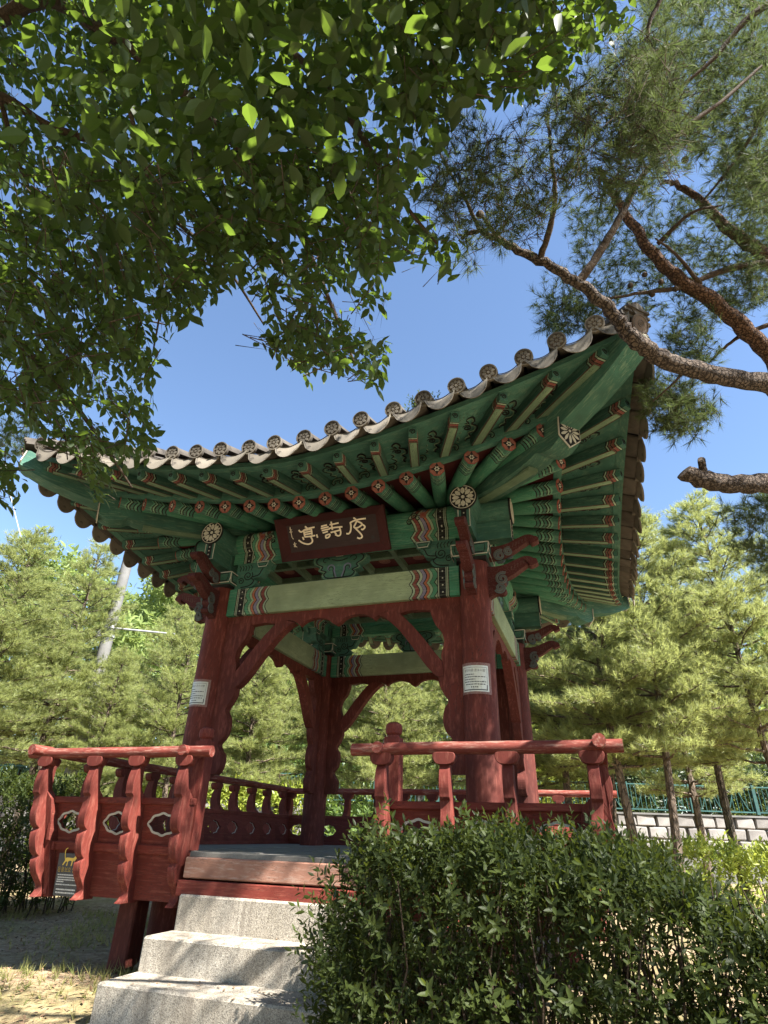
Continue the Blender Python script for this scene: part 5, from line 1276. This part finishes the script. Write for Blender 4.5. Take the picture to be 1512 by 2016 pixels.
CLU = [((860, 1085), (235, 470), (2.3, 3.1), 190, [(850, 290), (900, 235), (1000, 260), (1070, 300), (1085, 400), (1040, 470), (990, 480), (900, 450), (850, 400)]),
       ((1090, 1340), (60, 390), (2.3, 3.2), 360, [(1085, 190), (1180, 150), (1225, 60), (1300, 100), (1340, 200), (1330, 340), (1260, 385), (1150, 370), (1095, 340), (1085, 260)]),
       ((1240, 1540), (-60, 430), (3.8, 6.5), 1701, [(1290, -60), (1560, -60), (1560, 440), (1480, 420), (1400, 330), (1320, 260), (1230, 330), (1250, 120)]),
       ((1120, 1540), (370, 640), (5.0, 6.5), 812, [(1120, 420), (1180, 380), (1300, 400), (1540, 330), (1540, 560), (1500, 600), (1380, 640), (1300, 620), (1180, 600), (1130, 500)]),
       ((1060, 1200), (520, 660), (4.9, 5.6), 162, [(1060, 590), (1110, 545), (1150, 580), (1200, 600), (1190, 650), (1080, 660)]),
       ((1270, 1410), (740, 850), (4.4, 5.0), 128, [(1270, 770), (1330, 745), (1410, 800), (1370, 850), (1280, 840)]),
       ((1310, 1420), (640, 740), (4.8, 5.2), 60, [(1310, 660), (1400, 640), (1420, 690), (1370, 735), (1320, 720)]),
       ((870, 960), (430, 550), (3.4, 3.7), 36, [(880, 440), (950, 450), (960, 520), (920, 550), (870, 500)]),
       ((1400, 1540), (950, 1130), (5.0, 6.0), 110, [(1420, 1010), (1540, 960), (1540, 1130), (1460, 1110)]),
       ((0, 80), (800, 900), (6.6, 7.4), 50, [(0, 830), (70, 830), (80, 900), (0, 900)]),
       ((1000, 1900), (-700, -60), (3.4, 6.0), 700, [(1100, -700), (1900, -700), (1900, -60), (1250, -60)]),
       ((1540, 2100), (-60, 800), (4.0, 6.5), 500, [(1540, -60), (2100, -60), (2100, 800), (1540, 700)])]
TP = []; TD = []
for cx, cy, cz, rx, n in ((5.6, -4.8, 4.3, 1.5, 520), (4.6, -5.4, 4.9, 1.1, 200), (6.8, -4.0, 4.6, 1.5, 300)):   # unseen boughs right of the path, added to shade the hedge
    p0 = np.array([cx, cy, cz]) + rvec(n) * (RNG.random((n, 1)) ** .4) * np.array([rx, rx, .8]); dirs = rvec(n) + np.array([0, 0, .4])
    c = p0 - np.array(CAM); zz = c @ np.array(FW); px = 756 + FPX * (c @ np.array(RT)) / np.maximum(zz, .01); py = 1008 - FPX * (c @ np.array(UP)) / np.maximum(zz, .01)
    out = (zz < .2) | (px > 1580) | (py < -60); p0 = p0[out]; dirs = dirs[out]
    for j in range(4): TP.append(p0 + dirs * (.05 * j)); TD.append(dirs + rvec(len(p0)) * .55)
for xr, yr, dr, n, poly in CLU:
    x = RNG.uniform(*xr, n * 2); y = RNG.uniform(*yr, n * 2); k = inpoly(x, y, poly); x, y = x[k][:n], y[k][:n]
    p0 = atn(x, y, RNG.uniform(*dr, len(x)))
    dirs = rvec(len(x)) * .9 - np.array(E1) * .35 + np.array([0, 0, .25]); dirs /= np.linalg.norm(dirs, axis=1, keepdims=True)
    for j in range(4):
        TP.append(p0 + dirs * (.05 * j) + RNG.normal(size=p0.shape) * .02); TD.append(dirs + rvec(len(x)) * .55)
TP = np.concatenate(TP); TD = np.concatenate(TD); 
c = TP - np.array(CAM); zt_ = c @ np.array(FW); px = 756 + FPX * (c @ np.array(RT)) / np.maximum(zt_, .01); py = 1008 - FPX * (c @ np.array(UP)) / np.maximum(zt_, .01)
k = sunlit(TP) | ((RNG.random(len(TP)) < .45) & (zt_ > .5) & (px < 1560) & (py > -40) & ((zt_ > 3.9) | (zt_ < 3.1))); zt_ = zt_[k]; TP = TP[k]; TD = TD[k]
tf = needle_tuft(24, .090, .0034, 1.1, .05)
batch('crown', tf[0], tf[1], frames(TP, TD, rvec(len(TP)), RNG.uniform(.8, 1.25, len(TP)) * np.where((zt_ < 3.1) & (zt_ > .5), .66, 1.0)), M['needle'], PT)
batch('twigs', TV, TF, frames(TP - TD * .10, TD, rvec(len(TP)), np.ones(len(TP)) * .8), M['twig'], PT)
cone = MB(); cone.lathe([(.003, 0), (.016, .008), (.021, .02), (.016, .034), (.004, .044)], 8); cone_me = cone.mesh('pine_cone', M['twig'], True)
for x, y, d in ((1268, 538, 4.9), (1300, 555, 4.9), (1330, 575, 4.9), (1285, 585, 4.9), (1295, 300, 3.6), (1350, 320, 4.0), (1240, 560, 4.9), (945, 420, 3.3), (1420, 330, 4.6), (1460, 350, 4.6)):
    link('pine_cone', cone_me, Matrix.Translation(at(x, y, d)) @ Matrix.Rotation(random.random() * 3, 4, 'X') @ Matrix.Scale(1.2, 4), PT)

# ------------------------------------------------------------------ grass, fallen leaves, roof weeds
n = 9000; X = RNG.uniform(-6.5, -.75, n); Y = RNG.uniform(-4.5, 1.2, n)
k = (np.sin(X * 2.1 + 1) * np.cos(Y * 1.7) + np.sin(X * 5 + Y * 3) * .5 + RNG.normal(size=n) * .5) > .25; X, Y = X[k], Y[k]
Pg = np.column_stack([X, Y, [gz(a, b_) for a, b_ in zip(X, Y)]]); Dg = rvec(len(X)) * .6 + np.array([0, 0, 1.0])
gv = []; gf = []
for i in range(5):
    a = i * 1.3; b_ = len(gv); gv += [(.004 * math.cos(a), 0, .004 * math.sin(a)), (-.004 * math.cos(a), 0, -.004 * math.sin(a)), (.03 * math.sin(a), .06 + .012 * i, .03 * math.cos(a))]; gf.append((b_, b_ + 1, b_ + 2))
tag(batch('grass', gv, gf, frames(Pg, Dg, rvec(len(X)), RNG.uniform(.4, 1.1, len(X))), M['grass']), 'sparse short grass on the dry earth at left', None, None, 'stuff')
n = 11000; X = RNG.uniform(-7, -.8, n); Y = RNG.uniform(-4.5, 1.6, n)
Pl_ = np.column_stack([X, Y, [gz(a, b_) + .008 for a, b_ in zip(X, Y)]]); Dl = rvec(n) * [1, 1, .25]
tag(batch('fallen_leaves', SV, SF, frames(Pl_, Dl, np.array([0, 0, 1.0]) + rvec(n) * .35, RNG.uniform(.025, .06, n)), M['litter']), 'brown fallen leaves scattered over the ground at left', None, None, 'stuff')
n = 150; X = RNG.uniform(-.68, .60, n); si = RNG.integers(0, 3, n); Y = np.array([-2.27, -2.575, -2.92])[si] + RNG.uniform(.02, .33, n) ** 1.0; Zs = np.array([-.27, -.485, -.675])[si] + .006
tag(batch('step_litter', SV, SF, frames(np.column_stack([X, Y, Zs]), rvec(n) * [1, 1, .15], np.array([0, 0, 1.0]) + rvec(n) * .25, RNG.uniform(.015, .04, n)), M['litter']), 'small dry leaves lying on the granite steps', None, None, 'stuff')
c = c_tile(.40) + Vector((0, .25, .10)); T = thing('roof_weed', c, 'small weed growing between the roof tiles', 'weed')
p0 = np.array(c) + RNG.normal(size=(26, 3)) * [.12, .06, .02]; sp_ = sprig(5, .10, .03)
batch('foliage', sp_[0], sp_[1], frames(p0, rvec(26) * .35 + np.array([0, 0, 1.0]), rvec(26), RNG.uniform(.8, 1.3, 26)), M['needle'], T)
